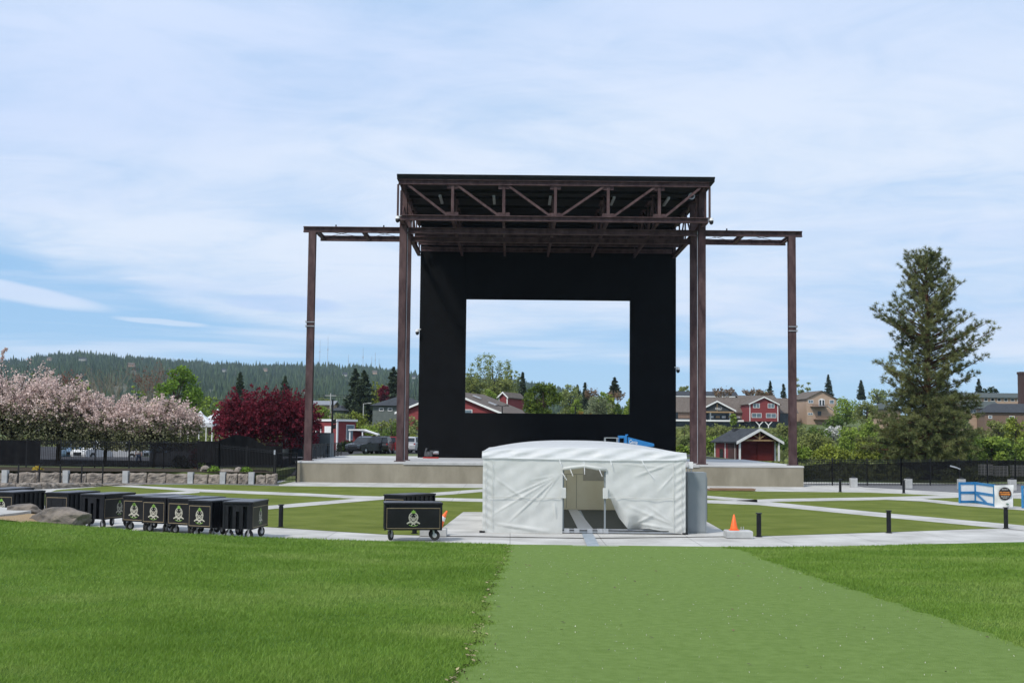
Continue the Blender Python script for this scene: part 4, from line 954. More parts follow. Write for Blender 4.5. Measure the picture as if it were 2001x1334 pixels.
def gravel():
    b = MB(); vs = []; nx, ny = 40, 16
    for j in range(ny + 1):
        for i in range(nx + 1):
            X = -26 + 13.6 * i / nx; Y = 37.7 + 4.6 * j / ny; e = smooth((-12.3 - X) / 2.2) * (1 - smooth((Y - 40.6) / 1.7)); vs.append((X, Y, lawnz(X, min(Y, 38.5)) * e + (.035 * e) + .01 * math.sin(X * 6) * math.sin(Y * 7) - .1 * (1 - e)))
    b.add(vs, [(j * (nx + 1) + i, j * (nx + 1) + i + 1, (j + 1) * (nx + 1) + i + 1, (j + 1) * (nx + 1) + i) for j in range(ny) for i in range(nx)])
    kind(b.build("gravel", M_grav, smooth=True), 'stuff', "tan gravel bed around the boulder at the lawn edge")
gravel()
def slab():
    z = .86; L = [on(-90, 990, z), on(0, 990.5, z), on(40, 993, z), on(61, 997, z), on(40, 1000.5, z), on(0, 1005, z), on(-90, 1012, z)]
    b = MB(); b.prism([Vector((p.x, p.y, z - .12)) for p in L], (0, 0, .12)); kind(b.build("path_slab", M_conc), 'structure')
slab()
sheet("mulch_bed", [(p.x, p.y + .3) for p in [wl(-60), wl(200), wl(372), wl(440), wl(535)]] + [gp(520, 90.5, 0)[:2], gp(380, 91.4, 0)[:2], gp(-80, 91.4, 0)[:2]], .745, M_mulch)
for i, (px, py, r, lb) in enumerate(((402, 913, (.36, .3, .26), "tan rock leftmost of the small rocks above the block wall"), (396, 918, (.25, .25, .18), "dark tan rock beside a green tuft left of the wall pillar"), (440, 917, (.6, .35, .2), "wide grey rock under the picket fence, left of the pale rock"), (466, 918, (.45, .35, .32), "pale rounded rock left of the right green tuft"), (452, 921, (.4, .3, .15), "small flat rock in front of the pale rounded one"))):
    rock("garden_rock", lb, at(px, py + 3, 86.2 if px > 404 else 86.8), r, M_stone, 20 + i, grp="small rocks above the block wall", n=2)
def posts():
    t = thing("wire_rail", "thin black posts and wire rail in front of the left block wall", "railing", on(75, 946, 0)); o = t.location.copy(); tops = []
    for px in (-6, 35, 76, 117, 159, 200):
        p = on(px, 948, 0); q = MB(); q.bx(p.x - .035, p.x + .035, p.y - .035, p.y + .035, 0, 1.32); q.build("rail_post", M_blk, t, o); tops.append(p + Vector((0, 0, 1.27)))
    q = MB(); q.tube(tops, .014, 5); q.build("wire", M_blk, t, o)
posts()
def tool_lean():
    a, b = on(1883, 941, 0.0), at(1869, 913, 94.0); t = thing("shovel", "long wooden-handled shovel leaning on the right windscreen fence", "shovel", a)
    q = MB(); q.cyl(a, b, .028, n=8); q.build("handle", M_wood, t, a)
    q = MB(); q.bar(b, b + Vector((-.45, .05, .12)), .05, .1); q.bar(b, b + Vector((.3, .05, -.12)), .05, .08); q.build("blade", M_alu, t, a)
tool_lean()
def crate(px, py, w, h, lb):
    p = at(px, py, 99); t = thing("white_crate", lb, "crate", p, 0, "white slatted crates behind the windscreen fence"); nn = 7
    q = MB()
    for k in range(nn): z = h * (k + .5) / nn; q.bx(-w / 2, w / 2, -.25, .25, z - h / nn * .26, z + h / nn * .26)
    for X in (-w / 2 + .03, -w / 6, w / 6, w / 2 - .03): q.bx(X - .03, X + .03, -.27, -.2512, 0, h)
    q.build("slats", M_white, t)
crate(1926, 928, .95, .85, "white slatted crate, leftmost behind the right fence"); crate(1955, 930, .98, .8, "white slatted crate behind the fence above the white sign"); crate(1990, 930, 1.1, .85, "white slatted crate behind the fence nearest the right picture edge")
def machine():
    o = at(842, 891.5, 103.0); o.z = SZ + .01; t = thing("floor_machine", "grey and black engine machine on red skids near left of black wall", "machine", o)
    q = MB(); q.bx(-.62, .62, -.28, -.16, 0, .09); q.bx(-.62, .62, .16, .28, 0, .09); q.bx(-.3, -.1, -.159, .159, .01, .08); q.bx(.2, .4, -.159, .159, .01, .08); q.build("red_skid", mat("skid_red", (.45, .03, .02), (.5, .04, .03), .5, 3), t)
    q = MB(); q.bx(-.5, .1, -.22, .22, .15, .5); q.cyl((-.25, -.24, .35), (-.25, .24, .35), .2, n=14); q.cyl((-.45, 0, .4), (-.35, 0, .8), .07, n=10); q.bx(-.1, .25, -.15, .15, .5, .62); q.build("engine", mat("engine_grey", (.04, .042, .045), (.12, .12, .125), .5, 9), t)
    q = MB(); q.lathe([(.05, -.25), (.14, -.22), (.14, .22), (.05, .25)], (.38, 0, .45), 12, Matrix.Rotation(R(90), 3, 'Y')); q.build("tank", M_alu, t)
    q = MB(); q.tube([(.1, .1, .5), (.4, .12, .72), (.62, .12, .7)], .02, 6); q.tube([(.1, -.1, .5), (.4, -.12, .72), (.62, -.12, .7)], .02, 6); q.build("handlebar", M_blk, t)
machine()
def lift():
    D = 80.0; o = at(1243, 900, D); o.z = .02; s = D / F_PX; t = thing("boom_lift", "blue boom lift with folded arm showing above the tent roof", "boom lift", o)
    X = lambda px: (px - 1243) * s; Z = lambda py: EYE + (hz(1243) - py) * s - .02
    q = MB(); q.prism([(X(1226), -.22, Z(853.5)), (X(1277), -.22, Z(866)), (X(1277.5), -.22, Z(871)), (X(1226), -.22, Z(873))], (0, .44, 0)); bm_ = q.build("boom", M_lift, t)
    text_mesh("Genie", .36, M_white, "lettering", bm_, Matrix.Translation((X(1237), -.23, Z(863.5))) @ Matrix.Rotation(R(7), 4, 'Y') @ Matrix.Rotation(R(90), 4, 'X') @ Matrix.Scale(.62, 4, (1, 0, 0)))
    q = MB(); q.bx(X(1208), X(1224), -.3, .3, Z(856), Z(851)); q.bx(X(1208), X(1210), -.3, .3, Z(872), Z(856.1)); q.bx(X(1219), X(1224), -.3, .3, Z(872), Z(856.1)); q.bx(X(1222), X(1227), -.12, .12, Z(851), Z(848.5)); q.build("boom_head", M_lift, t)
    q = MB()
    for y in (-.4, .4):
        q.bar((X(1182), y, Z(855.5)), (X(1208), y, Z(855.5)), .045); q.bar((X(1182), y, Z(855.5)), (X(1182), y, Z(889)), .045); q.bar((X(1206), y, Z(855.5)), (X(1206), y, Z(889)), .045); q.bar((X(1182), y, Z(870)), (X(1208), y, Z(870)), .04)
    q.bar((X(1182), -.4, Z(855.5)), (X(1182), .4, Z(855.5)), .045); q.bx(X(1181), X(1208), -.45, .45, Z(890), Z(888)); q.build("basket_rail", M_alu, t)
    q = MB(); q.bx(-.9, .9, -.55, .55, .35, .95); q.bx(-.5, .6, -.4, .4, .95, 1.7); q.bar((.3, 0, 1.6), (.95, 0, Z(871)), .3, .3); q.build("chassis", M_lift, t)
    for x in (-.65, .65):
        for y in (-.62, .62): q = MB(); q.cyl((x, y - .1, .35), (x, y + .1, .35), .35, n=18); q.build("wheel", M_rubber, t)
lift()
# ================================================================== VEHICLES
def suv(label, loc, rz, paint, sc=1.0):
    t = thing("parked_car", label, "car", loc, rz, "cars parked beyond the stage"); t.scale = (sc, sc, sc)
    L_, W_ = 4.7, 1.86
    low = [(-2.32, .38), (-2.35, .75), (-2.25, 1.0), (2.22, 1.02), (2.32, .80), (2.30, .40), (1.95, .30), (-1.95, .30)]
    low = [(-2.30, .35), (-2.36, .55), (-2.34, .80), (-2.2, .96), (-1.0, 1.06), (1.9, 1.10), (2.26, 1.04), (2.34, .8), (2.32, .45), (2.2, .32), (-2.1, .28)]
    q = MB(); n = len(low); vs = []
    for y, k in ((-W_ / 2 + .06, .97), (-W_ / 2, 1.0), (W_ / 2, 1.0), (W_ / 2 - .06, .97)):
        vs += [(x * (k if abs(y) < W_ / 2 - .01 else 1) , y, .68 + (z - .68) * (k if abs(y) < W_ / 2 - .01 else 1)) for x, z in low]
    vs = []
    for y, k in ((-W_ / 2, .955), (-W_ / 2 + .08, 1.0), (W_ / 2 - .08, 1.0), (W_ / 2, .955)): vs += [(x * k, y, .66 + (z - .66) * k) for x, z in low]
    f = [tuple(range(n)), tuple(range(4 * n - 1, 3 * n - 1, -1))]
    for j in range(3): f += [(j * n + i, j * n + (i + 1) % n, (j + 1) * n + (i + 1) % n, (j + 1) * n + i) for i in range(n)]
    q.add(vs, f); bd = q.build("body", paint, t)
    cab = [(-1.12, 1.04), (-.42, 1.60), (.1, 1.70), (1.7, 1.66), (2.18, 1.08)]
    q = MB(); vs = []
    for y, k in ((-W_ / 2 + .05, 0), (W_ / 2 - .05, 0)):
        vs += [(x, (abs(y) - (z - 1.04) * .26) * (1 if y > 0 else -1), z) for x, z in cab]
    m = len(cab); q.add(vs, [tuple(range(m)), tuple(range(2 * m - 1, m - 1, -1))] + [(i, (i + 1) % m, m + (i + 1) % m, m + i) for i in range(m)]); q.build("cabin", paint, t)
    def side(pts, nm="window"):
        for s in (-1, 1):
            g_ = MB(); g_.add([(x, s * (W_ / 2 - .05 - (z - 1.04) * .26 + .006), z) for x, z in pts], [tuple(range(len(pts)))]); g_.build(nm, M_dkgl, t)
    side([(-.86, 1.12), (-.36, 1.54), (.02, 1.60), (.02, 1.12)]); side([(.10, 1.12), (.10, 1.60), (.95, 1.60), (.95, 1.12)]); side([(1.03, 1.12), (1.03, 1.59), (1.62, 1.58), (1.95, 1.14)])
    def glass(nm, a, b, ins):
        (x0, z0), (x1, z1) = a, b; w0, w1 = W_ / 2 - .05 - (z0 - 1.04) * .26 - .1, W_ / 2 - .05 - (z1 - 1.04) * .26 - .08
        dx, dz = (z1 - z0), -(x1 - x0); l = math.hypot(dx, dz); dx, dz = dx / l * ins, dz / l * ins
        g_ = MB(); g_.quad((x0 + dx, -w0, z0 + dz), (x0 + dx, w0, z0 + dz), (x1 + dx, w1, z1 + dz), (x1 + dx, -w1, z1 + dz)); g_.build(nm, M_dkgl, t)
    glass("windscreen", (-1.02, 1.12), (-.50, 1.54), -.008); glass("rear_window", (2.12, 1.16), (1.78, 1.56), .008)
    for s in (-1, 1):
        q = MB(); q.box((-2.27, s * .68, .80), (.12, .36, .13)); q.build("headlight", M_glass, t)
        q = MB(); q.box((2.25, s * .78, .88), (.12, .16, .3)); q.build("taillight", mat("tail_red", (.25, .01, .01), (.35, .02, .02), .3, 3), t)
        q = MB(); q.box((-.85, s * (W_ / 2 + .08), 1.1), (.12, .18, .14)); q.build("mirror", paint, t)
        q = MB(); q.bar((-.3, s * .62, 1.72), (1.55, s * .62, 1.71), .04); q.build("roof_rail", M_blk, t)
        for x in (-1.45, 1.4):
            q = MB(); q.lathe([(.22, -.11), (.33, -.115), (.36, -.08), (.36, .08), (.33, .115), (.22, .11)], (x, s * (W_ / 2 - .1), .36), 18, Matrix.Rotation(R(90), 3, 'X')); w = q.build("wheel", M_rubber, t)
            q = MB(); q.lathe([(.05, -.12), (.22, -.1), (.22, .1), (.05, .12)], (x, s * (W_ / 2 - .1), .36), 14, Matrix.Rotation(R(90), 3, 'X')); q.build("rim", M_alu, w)
    q = MB(); q.bx(-2.375, -2.33, -.5, .5, .45, .72); q.build("grille", M_blk, t)
    q = MB(); q.bx(2.335, 2.36, -.26, .26, .62, .74); q.build("number_plate", M_white, t)
    return t
CP = lambda n, c, c2: mat(n, c, c2, .22, .6, spec=.6)
c_blk, c_red, c_whi, c_sil, c_blu = CP("car_black", (.010, .010, .011), (.014, .014, .016)), CP("car_red", (.28, .012, .016), (.34, .018, .022)), CP("car_white", (.66, .66, .66), (.72, .72, .72)), CP("car_silver", (.38, .39, .41), (.44, .45, .47)), CP("car_blue", (.12, .19, .28), (.15, .22, .32))
def car(px, py, D, rz, label, paint, sc=1.0): p = at(px, py, D); return suv(label, p, R(rz), paint, sc)
car(716, 886.5, 124, 62, "black SUV nose towards us, left of the red one beyond the stage", c_blk)
car(747, 886, 127, -118 + 25, "black SUV showing its tail, between black and red cars", c_blk)
car(768, 885, 131, -150, "bright red SUV parked behind the maroon column", c_red)
car(806, 885, 133, -100, "silver car mostly hidden beside the black wall's left edge", c_sil)
car(192, 899, 113, 60, "white SUV parked behind the left fence", c_whi)
car(236, 900, 114, 172, "long silver car behind the left fence beside the person", c_sil)
car(139, 897, 122, 110, "bluish car behind the left fence at its windscreen end", c_blu)
car(312, 894, 128, 100, "dim blue car behind the fence right of the person", c_blu)
def person():
    o = at(270.5, 912, 101); t = thing("person", "person in light shirt, cap and jeans walking behind the left fence", "person", o)
    def skin(nm, pts, edges, rad, m, par, root=0):
        me = bpy.data.meshes.new(nm); me.from_pydata(pts, edges, []); ob = bpy.data.objects.new(nm, me); COL.objects.link(ob)
        md = ob.modifiers.new("s", 'SKIN'); ob.modifiers.new("u", 'SUBSURF').levels = 1
        for v, r in zip(me.skin_vertices[0].data, rad): v.radius = (r, r)
        me.skin_vertices[0].data[root].use_root = True
        dg = bpy.context.evaluated_depsgraph_get(); m2 = bpy.data.meshes.new_from_object(ob.evaluated_get(dg)); bpy.data.objects.remove(ob)
        m2.materials.clear(); m2.materials.append(m); q = bpy.data.objects.new(nm, m2); COL.objects.link(q); q.parent = par; return q
    sk = mat("skin", (.42, .24, .17), (.50, .30, .22), .6, 6)
    J = [(0, 0, .95), (0, 0, 1.15), (0, 0, 1.38), (0, 0, 1.50), (-.01, -.01, 1.60), (-.015, -.015, 1.70), (-.19, 0, 1.40), (-.25, .06, 1.13), (-.24, -.06, .90), (-.24, -.09, .80), (.19, 0, 1.40), (.25, -.06, 1.13), (.26, -.14, .93), (.26, -.17, .84), (-.1, 0, .9), (-.12, -.1, .50), (-.12, .06, .09), (-.12, -.1, .04), (.1, 0, .9), (.12, .1, .52), (.12, .22, .12), (.12, .08, .05)]
    E = [(0, 1), (1, 2), (2, 3), (3, 4), (4, 5), (2, 6), (6, 7), (7, 8), (8, 9), (2, 10), (10, 11), (11, 12), (12, 13), (0, 14), (14, 15), (15, 16), (16, 17), (0, 18), (18, 19), (19, 20), (20, 21)]
    rad = [.14, .13, .13, .06, .085, .08, .06, .045, .035, .04, .06, .045, .035, .04, .09, .06, .045, .04, .09, .06, .045, .04]
    skin("body", J, E, rad, sk, t)
    skin("shirt", [J[i] for i in (0, 1, 2, 6, 7, 10, 11)], [(0, 1), (1, 2), (2, 3), (3, 4), (2, 5), (5, 6)], [.16, .155, .155, .085, .07, .085, .07], mat("pale_shirt", (.52, .54, .58), (.62, .63, .66), .8, 4), t)
    skin("trousers", [J[i] for i in (0, 14, 15, 16, 18, 19, 20)], [(0, 1), (1, 2), (2, 3), (0, 4), (4, 5), (5, 6)], [.16, .105, .08, .065, .105, .08, .065], mat("jeans", (.03, .05, .10), (.05, .08, .15), .8, 5), t)
    q = MB(); q.lathe([(.10, 1.68), (.105, 1.74), (.07, 1.80), (.01, 1.815)], (-.015, -.015, 0), 14); q.bx(-.09, .06, -.22, -.09, 1.685, 1.70); q.build("cap", mat("pale_cap", (.6, .6, .58), (.68, .68, .66), .8, 3), t)
person()

# ================================================================== BUILDINGS
def house(name, label, loc, w, d, he, hr, wall, roof, rz=0.0, ridge='y', oh=.5, trim=None, wins=(), cat="house", pane=None, hip=0.0, skirt=0.0, front=0.0):
    t = thing(name, label, cat, loc, rz); q = MB()
    x, y = w / 2, d / 2; f = front
    if ridge == 'y':
        q.prism([(-x, -y + f, -skirt), (x, -y + f, -skirt), (x, -y + f, he), (0, -y + f, hr - .05), (-x, -y + f, he)], (0, d - f, 0))
    else:
        q.prism([(-x, -y, -skirt), (-x, y, -skirt), (-x, y, he), (-x + hip, 0, (hr - .05) if not hip else he), (-x, -y, he)] if not hip else [(-x, -y, -skirt), (-x, y, -skirt), (-x, y, he), (-x, -y, he)], (w, 0, 0))
    q.build("wall", wall, t)
    q = MB(); th = .16
    if ridge == 'y':
        k = (hr - he) / x; ex = x + oh; ze = he - oh * k
        for s in (-1, 1): q.prism([(0, -y - oh, hr), (s * ex, -y - oh, ze), (s * ex, -y - oh, ze + th), (0, -y - oh, hr + th)], (0, d + 2 * oh, 0))
    elif not hip:
        k = (hr - he) / y; ey = y + oh; ze = he - oh * k
        for s in (-1, 1): q.prism([(-x - oh, 0, hr), (-x - oh, s * ey, ze), (-x - oh, s * ey, ze + th), (-x - oh, 0, hr + th)], (w + 2 * oh, 0, 0))
    else:
        ex, ey, ze = x + oh, y + oh, he
        q.add([(-ex, -ey, ze), (ex, -ey, ze), (ex, ey, ze), (-ex, ey, ze), (-x + hip, 0, hr), (x - hip, 0, hr)], [(0, 1, 5, 4), (1, 2, 5), (2, 3, 4, 5), (3, 0, 4), (3, 2, 1, 0)])
    r = q.build("roof", roof, t)
    if trim:
        q = MB()
        if ridge == 'y':
            k = (hr - he) / x; ex = x + oh; ze = he - oh * k
            for s in (-1, 1): q.prism([(0, -y - oh - .012, hr - .12), (s * ex, -y - oh - .012, ze - .12), (s * ex, -y - oh - .012, ze + th + .02), (0, -y - oh - .012, hr + th + .02)], (0, -.06, 0))
            for s in (-1, 1): q.bx(s * x - .10, s * x + .10, -y + f - .03, -y + f - .002, 0, he - .02)
        else:
            q.bx(-x - oh, x + oh, -y - oh - .07, -y - oh - .012, (he - oh * (hr - he) / y if not hip else he) - .06, (he - oh * (hr - he) / y if not hip else he) + .2)
        q.build("trim", trim, r)
    for (wx, wz, ww, wh) in wins:
        q = MB(); yy = -y + f; e = .09
        q.bx(wx - ww / 2, wx + ww / 2, yy - .07, yy - .003, wz - wh / 2, wz - wh / 2 + e); q.bx(wx - ww / 2, wx + ww / 2, yy - .07, yy - .003, wz + wh / 2 - e, wz + wh / 2)
        q.bx(wx - ww / 2, wx - ww / 2 + e, yy - .07, yy - .003, wz - wh / 2 + e, wz + wh / 2 - e); q.bx(wx + ww / 2 - e, wx + ww / 2, yy - .07, yy - .003, wz - wh / 2 + e, wz + wh / 2 - e)
        if ww > 1.3: q.bx(wx - .04, wx + .04, yy - .06, yy - .003, wz - wh / 2 + e, wz + wh / 2 - e)
        fr = q.build("window", trim or M_white, t); q = MB(); q.bx(wx - ww / 2 + e * .6, wx + ww / 2 - e * .6, yy - .035, yy - .004, wz - wh / 2 + e * .6, wz + wh / 2 - e * .6); q.build("pane", pane or M_glass, fr)
    return t
def XZ(D, px, py): p = at(px, py, D); return p.x, p.z
# --- red picnic shed behind the stage
def shed():
    D = 126; p = at(1459, 899, D); s = D / F_PX
    t = house("red_shed", "red shed with dark roof, white trim and timber truss behind stage right", p, 4.5, 6.0, 2.05, 3.22, M_red, M_roofd, R(14), oh=.42, trim=M_white, front=.8, cat="shed")
    for s_ in (-1, 1):
        q = MB(); q.bx(s_ * 2.2 - .08, s_ * 2.2 + .08, -3.25, -3.09, 0, 2.05); q.build("post", M_white, t)
    q = MB(); q.bx(-2.2, 2.2, -3.28, -3.12, 2.06, 2.22); q.bar((0, -3.2, 2.23), (0, -3.2, 3.05), .14); q.bar((0, -3.2, 2.3), (.75, -3.2, 2.75), .1); q.bar((0, -3.2, 2.3), (-.75, -3.2, 2.75), .1); q.build("gable_truss", M_wood, t)
    for X in (-.9, .9): q = MB(); q.bx(X - .86, X + .86, -2.56, -2.51, .05, 1.85); q.build("door", M_redd, t)
    q = MB(); q.bx(-2.3, -2.253, -2.6, -.4, .05, 1.8); q.build("side_door", mat("brown_door", (.05, .022, .016), (.075, .03, .024), .7, 2), t)
    q = MB(); q.bx(-2.29, -2.253, .9, 1.9, .05, 1.2); q.build("side_opening", M_dkgl, t)
    for y in (-2.48, .45, 3.2): q = MB(); q.bx(-2.285, -2.252, y - .08, y + .08, 0, 2.0); q.build("side_trim", M_white, t)
    q = MB(); q.box((-.3, 2.0, 3.2), (.7, .6, .4)); q.build("roof_vent", M_roofd, t); return t
sh_ = shed(); sh_.scale = (.92, .92, .92)
def lodge():
    D = 332; s = D / F_PX; x0, zb = XZ(D, 1300, 832); x1, _ = XZ(D, 1552, 832); xm = (x0 + x1) / 2; o = Vector((xm, D + 5, zb))
    Zr = lambda py: EYE + (hz(1430) - py) * s - zb
    t = house("lodge", "long brown-roofed riverside lodge with dark gabled porch and white deck edge", o, x1 - x0, 13, Zr(804), Zr(777), M_dkgl, M_roofb, 0, 'x', .7, cat="restaurant")
    X = lambda px: at(px, 800, D).x - xm
    for a, b in ((1300, 1377), (1431, 1461)):
        q = MB(); q.bx(X(a), X(b), -8.6, -6.6, Zr(824), Zr(820.5)); q.build("deck_edge", M_white, t)
    q = MB(); q.bx(X(1377) + .05, X(1431) - .05, -10, -6.6, Zr(824), Zr(821)); q.build("deck_edge", M_white, t)
    q = MB(); xc, hw = X(1396), (X(1432) - X(1396)); zr, ze = Zr(786), Zr(804.5)
    for sg in (-1, 1): q.prism([(xc, -9.6, zr), (xc + sg * hw, -9.6, ze), (xc + sg * hw, -9.6, ze + .25), (xc, -9.6, zr + .25)], (0, 9.5, 0))
    r = q.build("porch_roof", M_roofb, t)
    q = MB()
    for sg in (-1, 1): q.prism([(xc, -9.63, zr - .1), (xc + sg * (hw + .05), -9.63, ze - .1), (xc + sg * (hw + .05), -9.63, ze + .3), (xc, -9.63, zr + .3)], (0, -.1, 0))
    q.build("trim", M_white, r)
    q = MB(); q.prism([(xc - hw + .6, -9.2, ze), (xc + hw - .6, -9.2, ze), (xc, -9.2, zr - .15)], (0, .2, 0)); gb = q.build("gable_board", mat("dark_gable", (.03, .033, .036), (.045, .05, .052), .8, 2), t)
    q = MB(); q.bx(xc - hw + .5, xc + hw - .5, -9.5, -9.3, ze - .35, ze - .02); q.bar((xc, -9.4, ze), (xc, -9.4, zr - .5), .14); q.build("porch_beam", M_wood, t)
    for px in (1383, 1421): q = MB(); q.bx(X(px) - .16, X(px) + .16, -9.6, -9.25, Zr(821), ze - .37); q.build("porch_post", M_grey, t)
    text_mesh("Anthony's", 1.0, M_white, "lettering", gb, Matrix.Translation((xc + .3, -9.5, Zr(799.3))) @ Matrix.Rotation(R(90), 4, 'X') @ Matrix.Scale(.42, 4, (1, 0, 0)) @ Matrix.Scale(1.0, 4), .35)
    for px, nm in ((1340, "dining_front"), (1446, "dining_front")):
        q = MB(); q.bx(X(px) - 2.2, X(px) + 1.6, -6.75, -6.55, Zr(818), Zr(806)); q.build(nm, M_brick, t)
    for i, px in enumerate((1388, 1400, 1412, 1425, 1440, 1452)):
        q = MB(); q.bx(X(px) - .5, X(px) + .5, -7.0, -6.8, Zr(817), Zr(813)); q.build("table_set", M_wood if i % 2 else M_alu, t)
lodge()
D = 322; s = D / F_PX; x, z = XZ(D, 1490.7, 823)
W_ = lambda px: (px - 1490.7) * s
Hh = lambda py: (823 - py) * s
rh = house("red_house", "two-storey red gabled house on white struts above the river", (x, D + 5, z), 7.1, 10, Hh(789), Hh(776), M_red, M_roofb, R(3), oh=.4, trim=M_white,
      wins=[(W_(1476), Hh(792.5), 1.7, 1.15), (W_(1505), Hh(792.5), 1.7, 1.15), (W_(1476.3), Hh(811.5), 2.5, 1.15), (W_(1505), Hh(811.5), 2.6, 1.15)])
for px in (1482, 1500):
    q = MB(); X = W_(px); q.bar((X, -4.8, -2.4), (X, -4.8, -.9), .26); q.bar((X, -4.8, -1.0), (X - .95, -4.8, 0), .22); q.bar((X, -4.8, -1.0), (X + .95, -4.8, 0), .22); q.build("support_strut", M_white, rh)
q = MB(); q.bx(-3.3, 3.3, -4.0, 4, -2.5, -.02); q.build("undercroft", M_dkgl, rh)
q = MB(); q.bx(3.56, 5.6, 1.0, 5, 0, Hh(791)); q.build("side_wing", M_redd, rh)
q = MB(); q.prism([(3.3, .4, Hh(790)), (6.0, .4, Hh(790)), (6.0, 5.4, Hh(790)), (3.3, 5.4, Hh(790))], (0, 0, .2)); q.build("side_roof", M_roofb, rh)
def simple(name, label, pxa, pxb, ye, yr, yb, D, wall, roof, ridge='x', d=9, rz=0, wins=(), trim=None, oh=.5, hip=0, cat="house", pane=None, skirt=4.0):
    pc = (pxa + pxb) / 2; s = D / F_PX; x, z = XZ(D, pc, yb); return house(name, label, (x, D + d / 2, z), (pxb - pxa) * s, d, (yb - ye) * s, (yb - yr) * s, wall, roof, R(rz), ridge, oh, trim, [((a - pc) * s, (yb - b) * s, c * s, e * s) for a, b, c, e in wins], cat, pane, hip, skirt)
simple("dark_roof_building", "dark-roofed building peeking above the brown lodge roof", 1296, 1440, 774, 764.5, 800, 372, M_tan, M_roofd, 'x', 9, trim=M_white)
simple("clerestory_building", "low building with beige eave strip between lodge roof and red house", 1446, 1514, 778.5, 773, 800, 350, M_dkgl, M_roofb, 'x', 6)
th_ = simple("tan_house", "tan two-storey gabled house with balcony on the rocky bank", 1570, 1630, 779, 764, 818, 336, M_tan, M_roofb, 'y', 15, 6, wins=[(1578, 784.5, 10, 6.5), (1620.5, 784.5, 9, 7.5), (1577, 808.5, 10, 4.5)], trim=None, oh=.35)
s = 336 / F_PX; TX = lambda px: (px - 1600) * s; TZ = lambda py: (818 - py) * s
q = MB(); q.bx(TX(1594), TX(1606), -7.62, -7.51, TZ(793), TZ(781)); q.prism([(TX(1594), -7.62, TZ(781)), (TX(1606), -7.62, TZ(781)), (TX(1600), -7.62, TZ(778))], (0, .1, 0)); dr_ = q.build("balcony_door", M_white, th_)
for px in (1597, 1603): q = MB(); q.bx(TX(px) - .24, TX(px) + .24, -7.66, -7.625, TZ(792), TZ(781.5)); q.build("pane", M_dkgl, dr_)
q = MB(); q.bx(TX(1577), TX(1608), -9.2, -7.52, TZ(795.5), TZ(794.3)); q.bx(TX(1577), TX(1608), -9.2, -9.12, TZ(791), TZ(790.4))
for i in range(16): X = TX(1577) + (TX(1608) - TX(1577)) * (i + .5) / 16; q.bx(X - .03, X + .03, -9.18, -9.14, TZ(794.2), TZ(791.1))
q.build("balcony", mat("dark_timber", (.05, .03, .02), (.08, .05, .035), .7, 4), th_)
q = MB(); q.bar((TX(1608), -8.8, TZ(793)), (TX(1626), -8.8, TZ(806)), .5, .14); q.build("stair", M_pil, th_)
q = MB(); q.bx(TX(1583), TX(1611), -9.4, -7.52, TZ(820), TZ(818.5)); q.bx(TX(1583), TX(1611), -9.4, -9.3, TZ(812.4), TZ(811.8)); q.bx(TX(1583), TX(1611), -9.36, -9.33, TZ(817), TZ(813)); q.build("lower_deck", M_brick, th_)
q = MB(); q.bx(TX(1592), TX(1599), -7.56, -7.51, TZ(816), TZ(803)); q.build("door", M_dkgl, th_)
simple("small_grey_house", "small grey-green hip-roofed house left of the big pine", 1712, 1760, 800, 786, 820, 300, M_tan, M_roofg, 'x', 8, hip=2.2, wins=[(1722, 808, 4, 7)], trim=M_roofg)
simple("terrace_building", "long low beige building with green-grey roof right of the pine", 1846, 2090, 777, 767.5, 812, 340, M_tan, M_roofg, 'x', 12, wins=[(1888 + 13 * i, 781, 7, 6.5) for i in range(14)], cat="building", pane=M_dkgl)
simple("slate_roof_house", "dark slate-roofed brick house at the right picture edge above bushes", 1934, 2062, 806, 787, 836, 292, M_brick, M_roofd, 'x', 15, -6, hip=3.6, wins=[(1944, 815, 7, 6), (1985, 816, 10, 7)])
simple("grey_wing", "green-grey roofed wing between pine and slate-roofed house", 1885, 1955, 797, 784, 830, 300, M_tan, M_roofg, 'x', 9, wins=[(1902, 804, 12, 8)])
def chimney():
    D = 330; x, z = XZ(D, 2003, 775); t = thing("brick_chimney", "tall dark brick chimney at the right picture edge", "chimney", (x, D, z)); s = D / F_PX
    q = MB(); q.bx(-1.45, 1.45, -1, 1, -8, 44 * s); q.build("stack", mat("dark_brick", (.05, .025, .022), (.07, .035, .03), .9, 4), t); q = MB(); q.bx(-1.6, 1.6, -1.15, 1.15, 44 * s + .003, 48.5 * s); q.build("stack_cap", mat("dark_brick", (.05, .025, .022), (.07, .035, .03), .9, 4), t)
chimney()
# --- left and middle distance
def container():
    D = 104; x, z = XZ(D, 597, 892); t = thing("storage_container", "blue-grey corrugated storage container behind the left stage fence", "container", (x, D, z)); s = D / F_PX
    w, h = 94 * s, 45 * s; q = MB(); q.bx(-w / 2, w / 2, 0, 2.4, 0, h)
    n = 34
    for i in range(n): X = -w / 2 + .12 + (w - .24) * (i + .5) / n; q.bx(X - .028, X + .028, -.04, -.002, .15, h - .12)
    q.build("container_body", mat("container_blue", (.075, .10, .115), (.10, .125, .14), .6, 1.5), t)
    q = MB(); q.bx(-w / 2 - .01, w / 2 + .01, -.05, 2.42, h + .002, h + .08); q.build("top_frame", mat("container_dark", (.03, .035, .04), (.045, .05, .055), .6, 2), t)
    q = MB(); q.bx(.5, .9, -.07, -.045, .62, .68); q.bx(.42, .55, -.075, -.045, .75, .81); q.build("latch", M_alu, t)
container()
